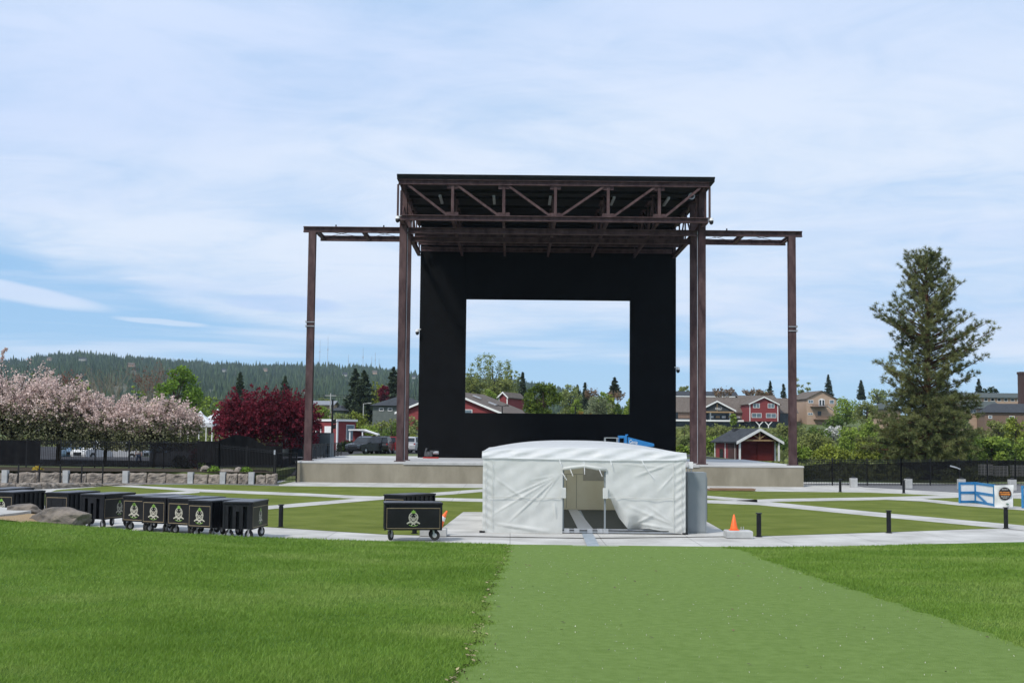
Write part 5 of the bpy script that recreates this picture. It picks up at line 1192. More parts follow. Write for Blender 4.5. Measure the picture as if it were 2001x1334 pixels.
def red_office():
    D = 150; p = at(658, 881, D); t = thing("red_office", "flat-roofed red site building with white trim left of stage", "building", p, R(-45)); a, b, h = 7.0, 2.75, 62 * D / F_PX
    q = MB(); q.bx(-a, 0, 0, b, 0, h - .25); q.build("wall", M_red, t)
    q = MB(); q.bx(-a - .15, .15, -.15, b + .15, h - .248, h); q.build("roof_fascia", M_white, t)
    q = MB(); q.bx(-.14, .03, -.03, .14, 0, h - .25); q.build("corner_trim", M_white, t)
    for X, z0, z1, w, nm in ((-3.6, 1.6, 2.9, 1.1, "window"), (-1.75, 0.2, 2.9, 1.25, "door")):
        q = MB(); q.bx(X - w / 2, X + w / 2, -.06, -.003, z0, z1); f = q.build(nm, M_white, t)
        if nm == "window": q = MB(); q.bx(X - w / 2 + .14, X + w / 2 - .14, -.08, -.062, z0 + .14, z1 - .14); q.build("pane", M_dkgl, f)
    q = MB(); q.bx(.003, .06, 1.3, 2.5, 1.3, 3.1); f = q.build("window", M_alu, t); q = MB(); q.bx(.061, .08, 1.4, 2.4, 1.4, 3.0); q.build("pane", M_glass, f)
red_office()
def lean_to():
    D = 142; s = D / F_PX; x, z = XZ(D, 683, 879); t = thing("lean_to", "small red lean-to shelter with white posts and sloping roof", "shelter", (x, D, z)); h = 40 * s
    q = MB(); q.prism([(-.15, -.2, h - .12), (1.45, -.2, h - .10), (3.1, .0, h - .62), (3.1, 2.2, h - .62), (1.45, 2.4, h - .1), (-.15, 2.4, h - .12)], (0, 0, .15)); q.build("roof", M_white, t)
    for X, y, hh in ((0, 0, h - .13), (1.4, 0, h - .12), (2.98, .1, h - .64)): q = MB(); q.bx(X - .07, X + .07, y - .07, y + .07, 0, hh); q.build("post", M_white, t)
    q = MB(); q.bx(1.5, 2.9, .4, .5, .0, h - .64); q.build("side_wall", M_red, t); q = MB(); q.bx(0.1, 1.4, 2.0, 2.1, .2, h - .15); q.build("back_wall", M_red, t)
lean_to()
def marquee(px, yp, ye, yb, w, D, lb):
    x, z = XZ(D, px, yb); s = D / F_PX; t = thing("marquee", lb, "marquee", (x, D, z), 0, "white peaked marquees behind the plum tree"); h, e = (yb - yp) * s, (yb - ye) * s; r = w * s / 2 * 1.414
    q = MB(); q.lathe([(r, e), (r * .55, e + (h - e) * .28), (r * .22, e + (h - e) * .62), (.05, h)], (0, 0, 0), 4, Matrix.Rotation(R(45), 3, 'Z')); q.build("peaked_roof", M_tentr, t)
    q = MB(); q.lathe([(r * 1.0, e - .45), (r * 1.001, e - .002)], (0, 0, 0), 4, Matrix.Rotation(R(45), 3, 'Z')); q.build("valance", M_tentr, t)
    for sx in (-1, 1):
        for sy in (-1, 1): q = MB(); q.bx(sx * r * .7 - .05, sx * r * .7 + .05, sy * r * .7 - .05, sy * r * .7 + .05, 0, e - .46); q.build("leg", M_white, t)
marquee(390, 803, 826, 868, 62, 140, "white peaked marquee left of the plum tree crown"); marquee(424, 799, 822, 868, 58, 150, "white peaked marquee half hidden by the plum tree crown"); marquee(495, 806, 838, 868, 60, 146, "white peaked marquee seen beneath the plum tree crown")
simple("hip_roof_house", "dark hip-roofed house behind the maroon columns, below conifers", 728, 832, 792.5, 773, 816, 205, mat("grey_siding", (.10, .12, .11), (.13, .15, .14), .8, 2), M_roofd, 'x', 11, hip=3.4, wins=[(745, 800, 9, 6), (762, 800, 9, 6)], pane=M_dkgl)
simple("grey_roof_house", "pale grey-roofed house between plum tree and utility pole", 611, 648, 791, 783.5, 812, 235, M_tan, mat("pale_roof", (.17, .18, .20), (.23, .24, .26), .8, 2), 'x', 8)
simple("dark_cottage", "small dark-roofed cottage just right of the utility pole", 648, 672, 802, 791, 815, 215, mat("grey_siding", (.10, .12, .11), (.13, .15, .14), .8, 2), M_roofd, 'x', 7, hip=1.5)
D = 190; s = D / F_PX; x, z = XZ(D, 908, 840)
rb = house("red_barn_hall", "big red gabled hall with brown roof seen through the wall opening", (x, D + 8, z), 208 * s, 17, (840 - 806) * s, (840 - 766) * s, M_red, M_roofb, R(-16), oh=.5, trim=M_white, wins=[(2.0, (840 - 789) * s, .95, .7), (.6, (840 - 806) * s, 1.1, .9), (3.0, (840 - 806) * s, 1.25, .9)])
for i, (a, b) in enumerate(((2.6, -3), (5.6, -4.6))): q = MB(); k = (74 - 34) * s / (116 * s); q.box((a, b, (840 - 766) * s - a * k + .3), (1.3, .7, .14), Matrix.Rotation(math.atan(k), 3, 'Y')); q.build("skylight", M_alu, rb)
simple("red_cupola_house", "small red gable showing above the red hall's brown roof", 991, 1008, 775, 767, 795, 232, M_red, M_roofb, 'y', 9, -20, trim=M_white, oh=.3)
def lamp(px, ytop, ybase, D, lb, two=False):
    p = at(px, ybase, D); h = (ybase - ytop) * D / F_PX; t = thing("street_lamp", lb, "street lamp", p); q = MB(); q.cyl((0, 0, 0), (0, 0, h), .09, .06, 8); q.bar((0, 0, h - .05), (.8 if not two else .5, 0, h + .05), .07)
    if two: q.bar((0, 0, h - .05), (-.5, 0, h + .05), .07)
    q.build("pole", M_pil if not two else M_blk2, t); q = MB(); q.box((.95 if not two else .6, 0, h + .05), (.5, .25, .12)); q.build("lamp_head", M_pil if not two else M_blk, t)
    if two: q = MB(); q.box((-.6, 0, h + .05), (.5, .25, .12)); q.build("lamp_head", M_blk, t)
lamp(709.5, 788, 830, 190, "thin grey street lamp in front of the dark conifers"); lamp(981, 793, 835, 160, "dark double street lamp before the red hall in the opening", True)
lamp(1124, 793, 835, 170, "thin dark street lamp by the orange bush in the opening", True)
def utility():
    D = 230; p = at(645, 830, D); s = D / F_PX; h = 62 * s; t = thing("utility_pole", "thin utility pole with long wires left of the conifers", "utility pole", p); q = MB(); q.cyl((0, 0, 0), (0, 0, h), .14, .09, 8); q.bx(-1, 1, -.08, .08, h - .5, h - .38); q.build("pole", M_pil, t)
    for dz in (0, -.35):
        q = MB(); q.tube([(-28 + 28 * i / 8, 0, h - .3 + dz - 2.0 * (1 - (2 * i / 8 - 1) ** 2) * 0 - 1.6 * (1 - i / 8)) for i in range(9)] + [(26 * i / 8, 0, h - .3 + dz - .4 * i / 8) for i in range(1, 9)], .035, 4); q.build("wire", M_dkst, t)
utility()
def black_pole():
    D = 113; p = at(648, 886, D); s = D / F_PX; t = thing("loudspeaker_pole", "black pole with dark loudspeakers at the stage's rear left corner", "pole", p); h = 106 * s
    q = MB(); q.cyl((0, 0, 0), (0, 0, h), .10, .08, 10); q.build("pole", M_blk2, t)
    for z in (48 * s, 58 * s): q = MB(); q.prism([(.08, -.18, z), (.30, -.22, z + .03), (.33, -.22, z + .42), (.08, -.18, z + .36)], (0, .4, 0)); q.build("loudspeaker", M_blk, t)
black_pole()
for i, (px, yt, yb, lb) in enumerate(((624.5, 664, 718, "leftmost tall radio mast on the ridge, just right of the left post"), (640, 657, 718, "tallest radio mast on the ridge"), (680.5, 692, 722, "short radio mast between the tallest one and the conifers"), (709, 680, 722, "tall radio mast directly above the dark conifers"), (733, 688, 724, "radio mast on the ridge nearest the left columns"), (726, 697, 724, "short radio mast just left of the mast nearest the columns"), (740.5, 700, 726, "short radio mast just right of the mast nearest the columns"))):
    D = 2350; p = at(px, yb, D); h = (yb - yt) * D / F_PX; t = thing("radio_mast", lb, "radio mast", p, 0, "radio masts on the ridge"); q = MB(); q.cyl((0, 0, 0), (0, 0, h), .55, .28, 6); q.bx(-.9, .9, -.5, .5, h * .55, h * .6); q.build("mast", M_alu, t)
for i, (px, tt, w, lb) in enumerate(((165, .70, 13, "pale house high on the wooded ridge above the blossom trees"), (258, .62, 17, "broad pale house on the ridge left of the green tree"), (440, .72, 9, "small white house on the ridge above the plum tree"), (521, .8, 8, "tiny pale house on the ridge between plum tree and left post"), (676, .6, 8, "tiny pale house on the ridge just left of the conifers"), (734, .72, 9, "pale house on the ridge right of the conifers"), (812, .74, 11, "pale house on the ridge beside the black wall"), (100, .8, 8, "tiny pale house on the far left of the ridge"))):
    p = hill_pt(px, tt); house("ridge_house", lb, (p.x, p.y - 10, p.z + 5), w * .75, 7, 3.2, 5.4, M_tan if i % 2 else mat('pale_siding', (.36, .35, .32), (.42, .41, .38), .8, 1), M_roofb if i % 2 else M_roofd, 0, 'x')
# ================================================================== TREES
def leafquads(C, size, g, flat=0.0, aspect=.75):
    n = len(C); C = np.asarray(C, np.float32); a = g.normal(size=(n, 3)); a[:, 2] *= (1 - flat * .6); a /= np.linalg.norm(a, axis=1)[:, None] + 1e-9
    b = g.normal(size=(n, 3)); b -= a * (a * b).sum(1)[:, None]; b /= np.linalg.norm(b, axis=1)[:, None] + 1e-9
    s = (size * (.6 + .8 * g.random(n)))[:, None]; u, v = a * s * .5, b * s * .5 * aspect
    return np.stack([C - u, C + v * .9 - u * .1, C + u, C - v * .9 + u * .1], 1)
def crown_pts(g, n, blobs, shell=.55):
    w = np.array([b[3] ** 2 for b in blobs]); k = g.choice(len(blobs), n, p=w / w.sum()); bl = np.array([b[:3] for b in blobs]); br = np.array([b[3] for b in blobs])
    d = g.normal(size=(n, 3)); d /= np.linalg.norm(d, axis=1)[:, None]; r = br[k] * (shell + (1 - shell) * g.random(n)) * (.85 + .3 * g.random(n))
    d[:, 2] *= .85; return bl[k] + d * r[:, None]
def trunk_mesh(t, base_r, H, limbs, m, g, lean=0.0):
    q = MB(); q.tube([(0, 0, -.3), (lean * .3, 0, H * .25), (lean * .7, 0, H * .55), (lean, 0, H * .85)], [base_r * 1.25, base_r, base_r * .7, base_r * .3], 7)
    for (x, y, z, r) in limbs:
        z0 = H * (.22 + .4 * g.random()); q.tube([(lean * z0 / H, 0, z0), (x * .45 + g.normal(0, .1), y * .45, z0 + (z - z0) * .55), (x, y, z)], [base_r * .5, base_r * .3, base_r * .1], 5)
    return q.build("trunk", m, t)
def tree(name, label, px, yt, yb, hw, D, lm, n=1200, ls=.3, style='round', seed=1, cat="tree", low=.25, group=None):
    g = np.random.default_rng(seed + int(px) * 7); p = at(px, yb, D); s = D / F_PX; H = (yb - yt) * s; Wd = hw * s; t = thing(name, label, cat, p, 0, group)
    blobs = []; z0 = H * low
    if style == 'round':
        nb = 26
        for i in range(nb):
            a = g.random() * 6.283; w = (i + .5) / nb; z = z0 + (H - z0) * (.1 + .78 * w); e = math.sqrt(max(.05, 1 - abs((w - .42) / .62) ** 2.2)); rr = Wd * e * math.sqrt(g.random()) * .78
            blobs.append((rr * math.cos(a), rr * math.sin(a), z, Wd * (.25 + .17 * g.random()) * (1 if w < .75 else .75)))
    elif style == 'shrub':
        nb = 24
        for i in range(nb):
            a = g.random() * 6.283; rr = Wd * math.sqrt(g.random()) * .8; z = H * (.06 + .72 * g.random() * (1 - .5 * (rr / Wd) ** 2)); blobs.append((rr * math.cos(a), rr * math.sin(a), z, min(Wd, H) * (.26 + .22 * g.random())))
    elif style == 'upright':                       # several vertical plumes with gaps
        for k in range(5):
            a = g.random() * 6.283; rr = Wd * .62 * math.sqrt(g.random()); x, y = (k - 2) / 2.4 * Wd * .8 + g.normal(0, Wd * .08), rr * math.sin(a); top = H * (.75 + .25 * g.random()) if k not in (1,) else H
            for j in range(8): w = j / 7; blobs.append((x + g.normal(0, Wd * .06) + x * .25 * w, y, z0 + (top - z0) * w * .95, Wd * (.46 - .18 * w) * (.8 + .4 * g.random())))
    sh = .1 if style == 'upright' else .45
    if style == 'bare':
        Hs = H; H = H * .74; q = MB(); r = .010 * H; tips = []
        q.tube([(0, 0, -.3), (0, 0, H * .3)], [r * 1.3, r], 6)
        def br(p0, d, L, r, k):
            p1 = p0 + d * L * .5 + Vector((g.normal(0, L * .05), g.normal(0, L * .05), 0)); p2 = p0 + d * L; q.tube([p0, p1, p2], [r, r * .75, r * .45], 4)
            tips.append((p1, p2))
            if k:
                for _ in range(4): v = (d + Vector((g.normal(0, .38), g.normal(0, .38), abs(g.normal(0, .15))))).normalized(); br(p0.lerp(p2, .5 + .5 * g.random()), v, L * (.5 + .25 * g.random()), r * .5, k - 1)
        for k in range(7): a = k * .9; br(Vector((0, 0, H * (.12 + .16 * g.random()))), Vector((math.cos(a) * Wd / H * 1.1, math.sin(a) * Wd / H, 1)).normalized(), H * .52, r * .7, 3)
        q.build("branches", mat("pale_bark", (.20, .16, .12), (.30, .25, .19), .9, 3), t)
        tips = tips[len(tips) // 12:]; ii = g.integers(0, len(tips), int(n * 1.1)); w_ = g.random(int(n * 1.1))[:, None]; A_ = np.array([[tuple(a), tuple(b)] for a, b in tips]); C = A_[ii, 0] * (1 - w_) + A_[ii, 1] * w_ + g.normal(0, .02 * H, (int(n * 1.1), 3)); quads("crown", leafquads(C, ls, g), lm, t); return t
    trunk_mesh(t, max(.06, .022 * H), H * .9, [blobs[i] for i in range(0, len(blobs), 2)], M_bark, g)
    quads("crown", leafquads(crown_pts(g, n, blobs, sh), ls, g), lm, t)
    return t
def conifer(name, label, px, yt, yb, hw, D, lm=None, n=2600, ls=.5, seed=1, ragged=.25, group=None):
    g = np.random.default_rng(seed + int(px)); p = at(px, yb, D); s = D / F_PX; H = (yb - yt) * s; Wd = hw * s; t = thing(name, label, "conifer", p, 0, group); C = []; q = MB(); q.tube([(0, 0, -.3), (0, 0, H * .5), (0, 0, H * .98)], [.02 * H, .012 * H, .002 * H], 6)
    nl = 26
    for l in range(nl):
        w = l / (nl - 1); z = H * (.05 + .93 * w); R_ = Wd * 1.12 * (1 - w) ** .68 * (.8 + .35 * g.random()) + .02 * Wd; nb = max(4, int(11 * (1 - w) + 3))
        for b in range(nb):
            a = g.random() * 6.283; L = R_ * (1 - ragged * g.random()); m = max(3, int(n / nl / nb * 1.6 * (1 - w * .5))); tt = g.random(m) ** .7; dr = .18 + .15 * g.random()
            wv = (1 - tt) * .22 * L
            C.append(np.stack([math.cos(a) * L * tt + g.normal(0, 1, m) * wv * .5, math.sin(a) * L * tt + g.normal(0, 1, m) * wv * .5, z - dr * L * tt + .10 * L * tt ** 3 + g.normal(0, .05 * L, m)], 1))
            if w < .85 and b % 3 == 0: q.tube([(0, 0, z), (math.cos(a) * L * .6, math.sin(a) * L * .6, z - dr * L * .5)], [.004 * H, .002 * H], 4)
    q.build("trunk", M_bark, t); quads("crown", leafquads(np.concatenate(C), ls, g, .5, .5), lm or L_spruce, t); return t
def spray_tree(name, label, px, yt, yb, hw, D, tip, under, n_spray, seed, up=.35, leaves=2600, group=None, ls=.16, top_bias=.5, flat=.55, lows=0.22):
    """tree of long arching sprays: flower or leaf clusters crowd the outer half of every branch"""
    g = np.random.default_rng(seed); p = at(px, yb, D); s = D / F_PX; H = (yb - yt) * s; Wd = hw * s; t = thing(name, label, "tree", p, 0, group)
    q = MB(); q.tube([(0, 0, -.3), (.05, 0, H * .18), (-.05, .05, H * .4)], [.024 * H, .019 * H, .014 * H], 8); C = []; U = []
    for k in range(n_spray):
        a = g.random() * 6.283; e = g.random(); rr = Wd * (.35 + .65 * math.sqrt(g.random())); zt = H * (lows + (1 - lows) * (1 - (rr / Wd) ** 2 * flat) * (1 - .62 * e ** 1.3 * (1 if g.random() > .15 else .3)))
        b0 = Vector((0, 0, H * (.2 + .22 * g.random()))); tipv = Vector((math.cos(a) * rr, math.sin(a) * rr, zt)); mid = b0.lerp(tipv, .5) + Vector((0, 0, H * .04 + (.08 * H if g.random() < .5 else 0)))
        if k % 2 == 0: q.tube([b0, mid, tipv], [.007 * H, .004 * H, .0015 * H], 4)
        m = 46; tt = .42 + .58 * g.random(m) + .04; rad = Wd * .042 * (1.15 - .7 * tt)
        P0, P1, P2 = (np.array(v) for v in (b0, mid, tipv + Vector((0, 0, 0))))
        pos = ((1 - tt) ** 2)[:, None] * P0 + (2 * tt * (1 - tt))[:, None] * P1 + (tt ** 2)[:, None] * P2
        pos += g.normal(size=(m, 3)) * rad[:, None] * (1.0 + .4 * g.random())
        frac = 1.0 if e < top_bias else .45
        C.append(pos[: int(m * frac)]);
        if frac < 1: U.append(pos[int(m * frac):])
    th = g.random(leaves) * 6.283; rr = Wd * np.sqrt(g.random(leaves)) * .93; zz = H * (lows * .8 + (.60 - lows * .3) * g.random(leaves) * (1 - .5 * (rr / Wd) ** 2)) ; clump = np.sin(rr * 3.1 + th * 4) * np.sin(zz * 3.3 + th * 2)
    ok = clump > -.45; U.append(np.stack([np.cos(th) * rr, np.sin(th) * rr, zz], 1)[ok])
    q.build("trunk", M_bark, t); quads("blossom" if under is not tip else "crown", leafquads(np.concatenate(C), ls, g), tip, t); quads("foliage", leafquads(np.concatenate(U), ls * 1.15, g), under, t); return t
GB = "pink blossom trees along the left fence"
spray_tree("blossom_tree", "pink blossom tree at left edge, tallest of the row", 22, 690, 905, 128, 97, L_pink, L_under, 480, 3, group=GB, leaves=7500)
spray_tree("blossom_tree", "pink blossom tree second from left, above the solid dark windscreen", 112, 714, 905, 88, 95.5, L_pink, L_under, 330, 8, group=GB, leaves=5600)
spray_tree("blossom_tree", "pink blossom tree over the white SUV, third from left", 204, 748, 906, 88, 96, L_pink, L_under, 330, 14, group=GB, leaves=5600)
spray_tree("blossom_tree", "pink blossom tree at right end of the row, above the person", 300, 752, 908, 96, 95, L_pink, L_under, 400, 21, group=GB, leaves=6500)
def wisp(px, pts, D):
    t = thing("blossom_branch", "lone pink blossom branch rising above the left edge tree", "branch", at(pts[0][0], pts[0][1], D)); o = t.location.copy(); g = np.random.default_rng(2); L = [at(x, y, D) for x, y in pts]; q = MB(); q.tube(L, .02, 5); q.build("twig", M_bark, t, o); C = np.concatenate([np.array(a.lerp(b, k / 14)) [None] + g.normal(size=(7, 3)) * .06 for a, b in zip(L[1:], L[2:]) for k in range(15)]); quads("blossom", leafquads(C, .13, g), L_pink, t, o)
wisp(8, ((2, 740), (4, 705), (6, 688), (13, 680)), 96)
spray_tree("plum_tree", "dark red plum tree, left one, above the fabric screen", 486, 738, 905, 74, 99, L_red, L_red, 420, 31, leaves=4200, ls=.17, flat=.6, group="dark red plum trees left of the stage")
spray_tree("plum_tree", "dark red plum tree, right one, beside the left steel post", 566, 742, 905, 62, 101, L_red, L_red, 360, 37, leaves=3600, ls=.17, flat=.5, group="dark red plum trees left of the stage")
# --- hero pine
def pine():
    D = 112; g = np.random.default_rng(5); p = at(1815, 930, D); s = D / F_PX; H = (930 - 487) * s; t = thing("pine_tree", "tall ponderosa pine with open crown behind the right fence", "pine", p)
    zof = lambda py: (930 - py) * s
    q = MB(); q.tube([(0, 0, -.4), (.1, 0, H * .2), (-.05, 0, H * .45), (.1, 0, H * .7), (0, 0, H * .985)], [.40, .36, .28, .17, .03], 10); tr = q.build("trunk", M_pbark, t, smooth=True)
    Lp = [(487, 28), (505, 52), (530, 50), (555, 46), (580, 54), (600, 75), (612, 117), (640, 88), (665, 66), (690, 72), (712, 98), (724, 132), (745, 92), (765, 74), (790, 66), (815, 92), (840, 104), (870, 106), (898, 84), (915, 40)]
    Rp = [(487, 24), (500, 36), (525, 45), (545, 40), (562, 78), (590, 72), (606, 58), (622, 92), (645, 124), (665, 120), (690, 122), (712, 112), (735, 92), (760, 66), (785, 78), (800, 104), (825, 84), (850, 92), (880, 98), (900, 92), (915, 40)]
    br = MB(); T = []; 
    def ip(P, py): return interp(py, P)
    nb = 285
    for i in range(nb):
        py = 492 + (912 - 492) * ((i + g.random()) / nb); a = (i * 2.39996 + g.normal(0, .25)) % 6.283
        ca = math.cos(a); ext = (ip(Rp, py) if ca > 0 else ip(Lp, py)) * s; ext *= (.62 + .38 * abs(ca)) * (.72 + .42 * g.random())
        dense = py > 765; ext *= 1.12 if dense else 1.0
        z = zof(py); up = ext * ((.75 if py < 610 else .34) + .25 * g.random()) if not dense else ext * (-.15 + .30 * g.random())
        b0 = Vector((0, 0, z - up * .75)); tip = Vector((ca * ext, math.sin(a) * ext * .95, z + up * .25)); mid = b0.lerp(tip, .55) - Vector((0, 0, ext * .07))
        r0 = .028 + .012 * ext; br.tube([b0, b0.lerp(mid, .5), mid, tip], [r0, r0 * .75, r0 * .5, .012], 5)
        ns = int(3 + ext * (2.1 if not dense else 3.6))
        for k in range(ns):
            w = .34 + .66 * (k + g.random()) / ns; c = b0.lerp(mid, w / .55) if w < .55 else mid.lerp(tip, (w - .55) / .45)
            o = Vector((g.normal(0, .26), g.normal(0, .26), abs(g.normal(.10, .16)))) * (.55 + .35 * ext * (1.15 - w) * .7)
            e = c + o; br.tube([c, e], [.014, .009], 4); T.append((e, (o + (tip - b0).normalized() * .35).normalized()))
            if g.random() < .75 or dense: e2 = e + Vector((g.normal(0, .2), g.normal(0, .2), g.normal(.05, .16))); T.append((e2, Vector((g.normal(0, .5), g.normal(0, .5), .5)).normalized()))
        T.append((tip, (tip - mid).normalized()))
    for k in range(420):
        py = 772 + 138 * g.random(); a = g.random() * 6.283; r = (ip(Rp, py) if math.cos(a) > 0 else ip(Lp, py)) * s * math.sqrt(g.random()) * 1.02; T.append((Vector((math.cos(a) * r, math.sin(a) * r, zof(py))), Vector((math.cos(a) * .4, math.sin(a) * .4, .6)).normalized()))
    for k in range(16): T.append((Vector((g.normal(0, .3), g.normal(0, .3), H * (.94 + .06 * g.random()))), Vector((0, 0, 1))))
    br.build("limbs", M_pbark, t)
    nd = 30; N = len(T); base = np.array([tuple(a) for a, b in T], np.float32); dr = np.array([tuple(b) for a, b in T], np.float32)
    base = np.repeat(base, nd, 0); dr = np.repeat(dr, nd, 0); v = g.normal(size=(N * nd, 3)); v /= np.linalg.norm(v, axis=1)[:, None]; v = v * .9 + dr * .75; v /= np.linalg.norm(v, axis=1)[:, None]
    L = (.27 + .16 * g.random(N * nd))[:, None]; st = base - dr * (.22 * g.random(N * nd))[:, None]; sd_ = np.cross(v, g.normal(size=v.shape)); sd_ /= np.linalg.norm(sd_, axis=1)[:, None] + 1e-9
    wd = .017; V = np.stack([st - sd_ * wd, st + sd_ * wd, st + v * L], 1)
    quads("needles", V, L_pine, t, k=3)
pine()
# --- far trees, left side
conifer("fir_tree", "left fir of the dark pair behind the lamp", 693, 720, 815, 30, 222, ls=.55, n=4200, ragged=.4); conifer("fir_tree", "right fir of the dark pair behind the lamp", 710, 724, 822, 34, 214, ls=.55, n=4600, ragged=.4, seed=4)
conifer("fir_tree", "dark fir partly hidden by the left front column", 768, 717, 800, 26, 245, ls=.6, n=3600, ragged=.4, seed=9)
conifer("fir_tree", "small fir tip rising behind the left plum crown", 468, 727, 800, 15, 240, ls=.55, n=1500); conifer("fir_tree", "small fir tip rising behind the right plum crown", 556, 735, 800, 17, 240, ls=.55, n=1500, seed=2)
tree("leafy_tree", "bright green round tree above the right blossom trees", 338, 704, 850, 54, 175, L_fresh, 5200, .34, 'round', 3, low=.12)
tree("leafy_tree", "small light green tree tucked right of the bright green tree", 382, 750, 850, 20, 190, L_light, 1200, .32, 'round', 5)
tree("leafy_tree", "yellow-green tree in haze between marquees and ridge", 408, 772, 850, 34, 230, L_light, 1500, .4, 'round', 8)
tree("bare_tree", "pale bare tree above the third blossom tree", 212, 703, 850, 40, 180, L_brown, 260, .16, 'bare', 4); tree("bare_tree", "reddish budding tree above the second blossom tree", 128, 712, 850, 26, 185, mat("red_bud", (.14, .045, .03), (.20, .07, .045), .8, 2, trans=.2, island=.3), 700, .26, 'bare', 6)
tree("bare_tree", "thin reddish tree beside the bright green tree", 296, 698, 850, 20, 190, mat("red_bud", (.14, .045, .03), (.20, .07, .045), .8, 2, trans=.2, island=.3), 600, .22, 'bare', 9)
tree("leafy_tree", "olive tree between the two left blossom crowns", 72, 728, 850, 28, 180, L_olive, 1300, .32, 'upright', 3); tree("leafy_tree", "yellow-green young tree above the third blossom crown", 158, 735, 850, 18, 172, L_light, 900, .28, 'upright', 12)
tree("leafy_tree", "small light tree left of the bright green tree", 268, 752, 850, 16, 168, L_light, 800, .28, 'upright', 13)
for a in (("tree mass of olive leaves left of the conifers", 632, 766, 815, 22, 250, L_olive, 1200), ("bright green shrub above the red site building", 630, 789, 822, 22, 200, L_light, 1200), ("pale green shrub behind the red site building's roof", 668, 800, 835, 22, 190, L_sage, 1100), ("light yellow-green shrub right of the site building", 695, 797, 840, 24, 185, L_yel, 1200), ("green shrub behind the lean-to roof", 722, 820, 872, 26, 175, L_light, 1300), ("olive shrub between lean-to and maroon columns", 745, 812, 870, 26, 182, L_olive, 1300), ("dark green shrub above the red car", 765, 816, 872, 30, 165, L_mid, 1500), ("pale shrub between the column pair and black wall", 808, 795, 880, 24, 172, L_sage, 1500), ("yellow-green low shrub beside the black wall's left foot", 803, 838, 886, 20, 158, L_yel, 900), ("long olive hedge below the hip-roofed house", 790, 812, 850, 34, 200, L_olive, 1200), ("dark shrub beside the lean-to posts", 672, 852, 885, 14, 136, L_dark, 700)):
    tree("shrub", a[0], a[1], a[2], a[3], a[4], a[5], a[6], a[7], .3, 'shrub', 2, "shrub", group="shrubs behind stage left")
tree("red_leaf_tree", "small dark red tree between firs above the hip roof", 750, 749, 800, 13, 236, L_red, 900, .4, 'round', 4); tree("leafy_tree", "slim yellow-green tree right of the fir pair", 735, 744, 800, 11, 238, L_yel, 800, .36, 'upright', 3)
# --- seen through the opening
tree("cottonwood", "tall pale cottonwood in the opening, left of the opening's conifer", 962, 690, 800, 34, 260, L_sage, 7500, .27, 'upright', 2, low=.2); tree("cottonwood", "pale cottonwood at the opening's left edge", 912, 706, 800, 24, 265, L_sage, 4500, .27, 'upright', 6, low=.2)
tree("cottonwood", "shorter pale cottonwood touching the opening's dark fir", 1000, 712, 800, 17, 255, L_sage, 3400, .27, 'upright', 11, low=.2)
tree("leafy_tree", "broad olive tree at lower left of the opening", 925, 733, 810, 32, 245, L_olive, 2600, .4, 'round', 5, low=.05); tree("leafy_tree", "broad olive tree behind the red hall's roof", 975, 735, 812, 36, 242, L_olive, 2800, .4, 'round', 7, low=.05)
tree("leafy_tree", "bright green low tree just above the red hall's roof", 957, 759, 800, 20, 228, L_light, 1300, .32, 'round', 9, low=.05)
conifer("fir_tree", "narrow dark fir left of the big round tree in the opening", 1021, 727, 790, 11, 250, ls=.5, n=1500, ragged=.2)
tree("big_green_tree", "big dark green round tree in the middle of the opening", 1061, 743, 842, 45, 165, L_oak, 6500, .30, 'round', 3, low=.02)
tree("leafy_tree", "light green tree right behind the big round tree", 1115, 747, 815, 24, 245, L_sage, 1700, .36, 'round', 4, low=.1); conifer("fir_tree", "dark fir in the opening right of the big round tree", 1128, 752, 810, 14, 255, ls=.5, n=1300); conifer("fir_tree", "dark fir beside brown treetops in the opening", 1143, 747, 800, 11, 270, ls=.5, n=1000)
tree("bare_tree", "brown treetop between two firs in the opening", 1157, 756, 805, 14, 268, L_brown, 500, .35, 'bare', 3); tree("willow", "grey-green willow in the opening's lower right", 1166, 771, 835, 36, 190, mat("willow_leaf", (.15, .18, .085), (.23, .26, .14), .8, 1, trans=.3, island=.25), 3200, .26, 'round', 3, low=.05)
conifer("fir_tree", "pointed spruce standing alone at the opening's right", 1201, 737, 775, 15, 250, ls=.45, n=1700); tree("bare_tree", "brown leafless tree below the lone spruce", 1202, 762, 810, 16, 230, L_brown, 500, .3, 'bare', 8)
tree("leafy_tree", "yellow-green tree at the opening's lower right edge", 1228, 772, 840, 20, 200, L_light, 1600, .3, 'round', 6, low=.02); tree("leafy_tree", "light green rounded crown behind the willow", 1181, 763, 815, 18, 225, L_light, 1100, .32, 'round', 7)
tree("shrub", "dark green pointed shrub right of the willow", 1207, 784, 838, 11, 180, L_mid, 900, .26, 'round', 4, "shrub", low=.02); tree("shrub", "orange-yellow shrub at the opening's sill", 1140, 797, 840, 20, 175, mat("orange_leaf", (.22, .14, .03), (.30, .19, .045), .8, 1, trans=.3, island=.25), 900, .26, 'shrub', 4, "shrub"); tree("shrub", "brownish shrub right of the big round tree", 1105, 790, 840, 18, 172, L_olive, 900, .26, 'shrub', 5, "shrub")
tree("leafy_tree", "light green tree low between big round tree and willow", 1126, 774, 838, 17, 205, L_light, 1300, .3, "round", 21, low=.02); tree("leafy_tree", "yellow-green tree between willow and opening edge", 1197, 770, 838, 15, 212, L_yel, 1100, .3, "round", 22, low=.02)
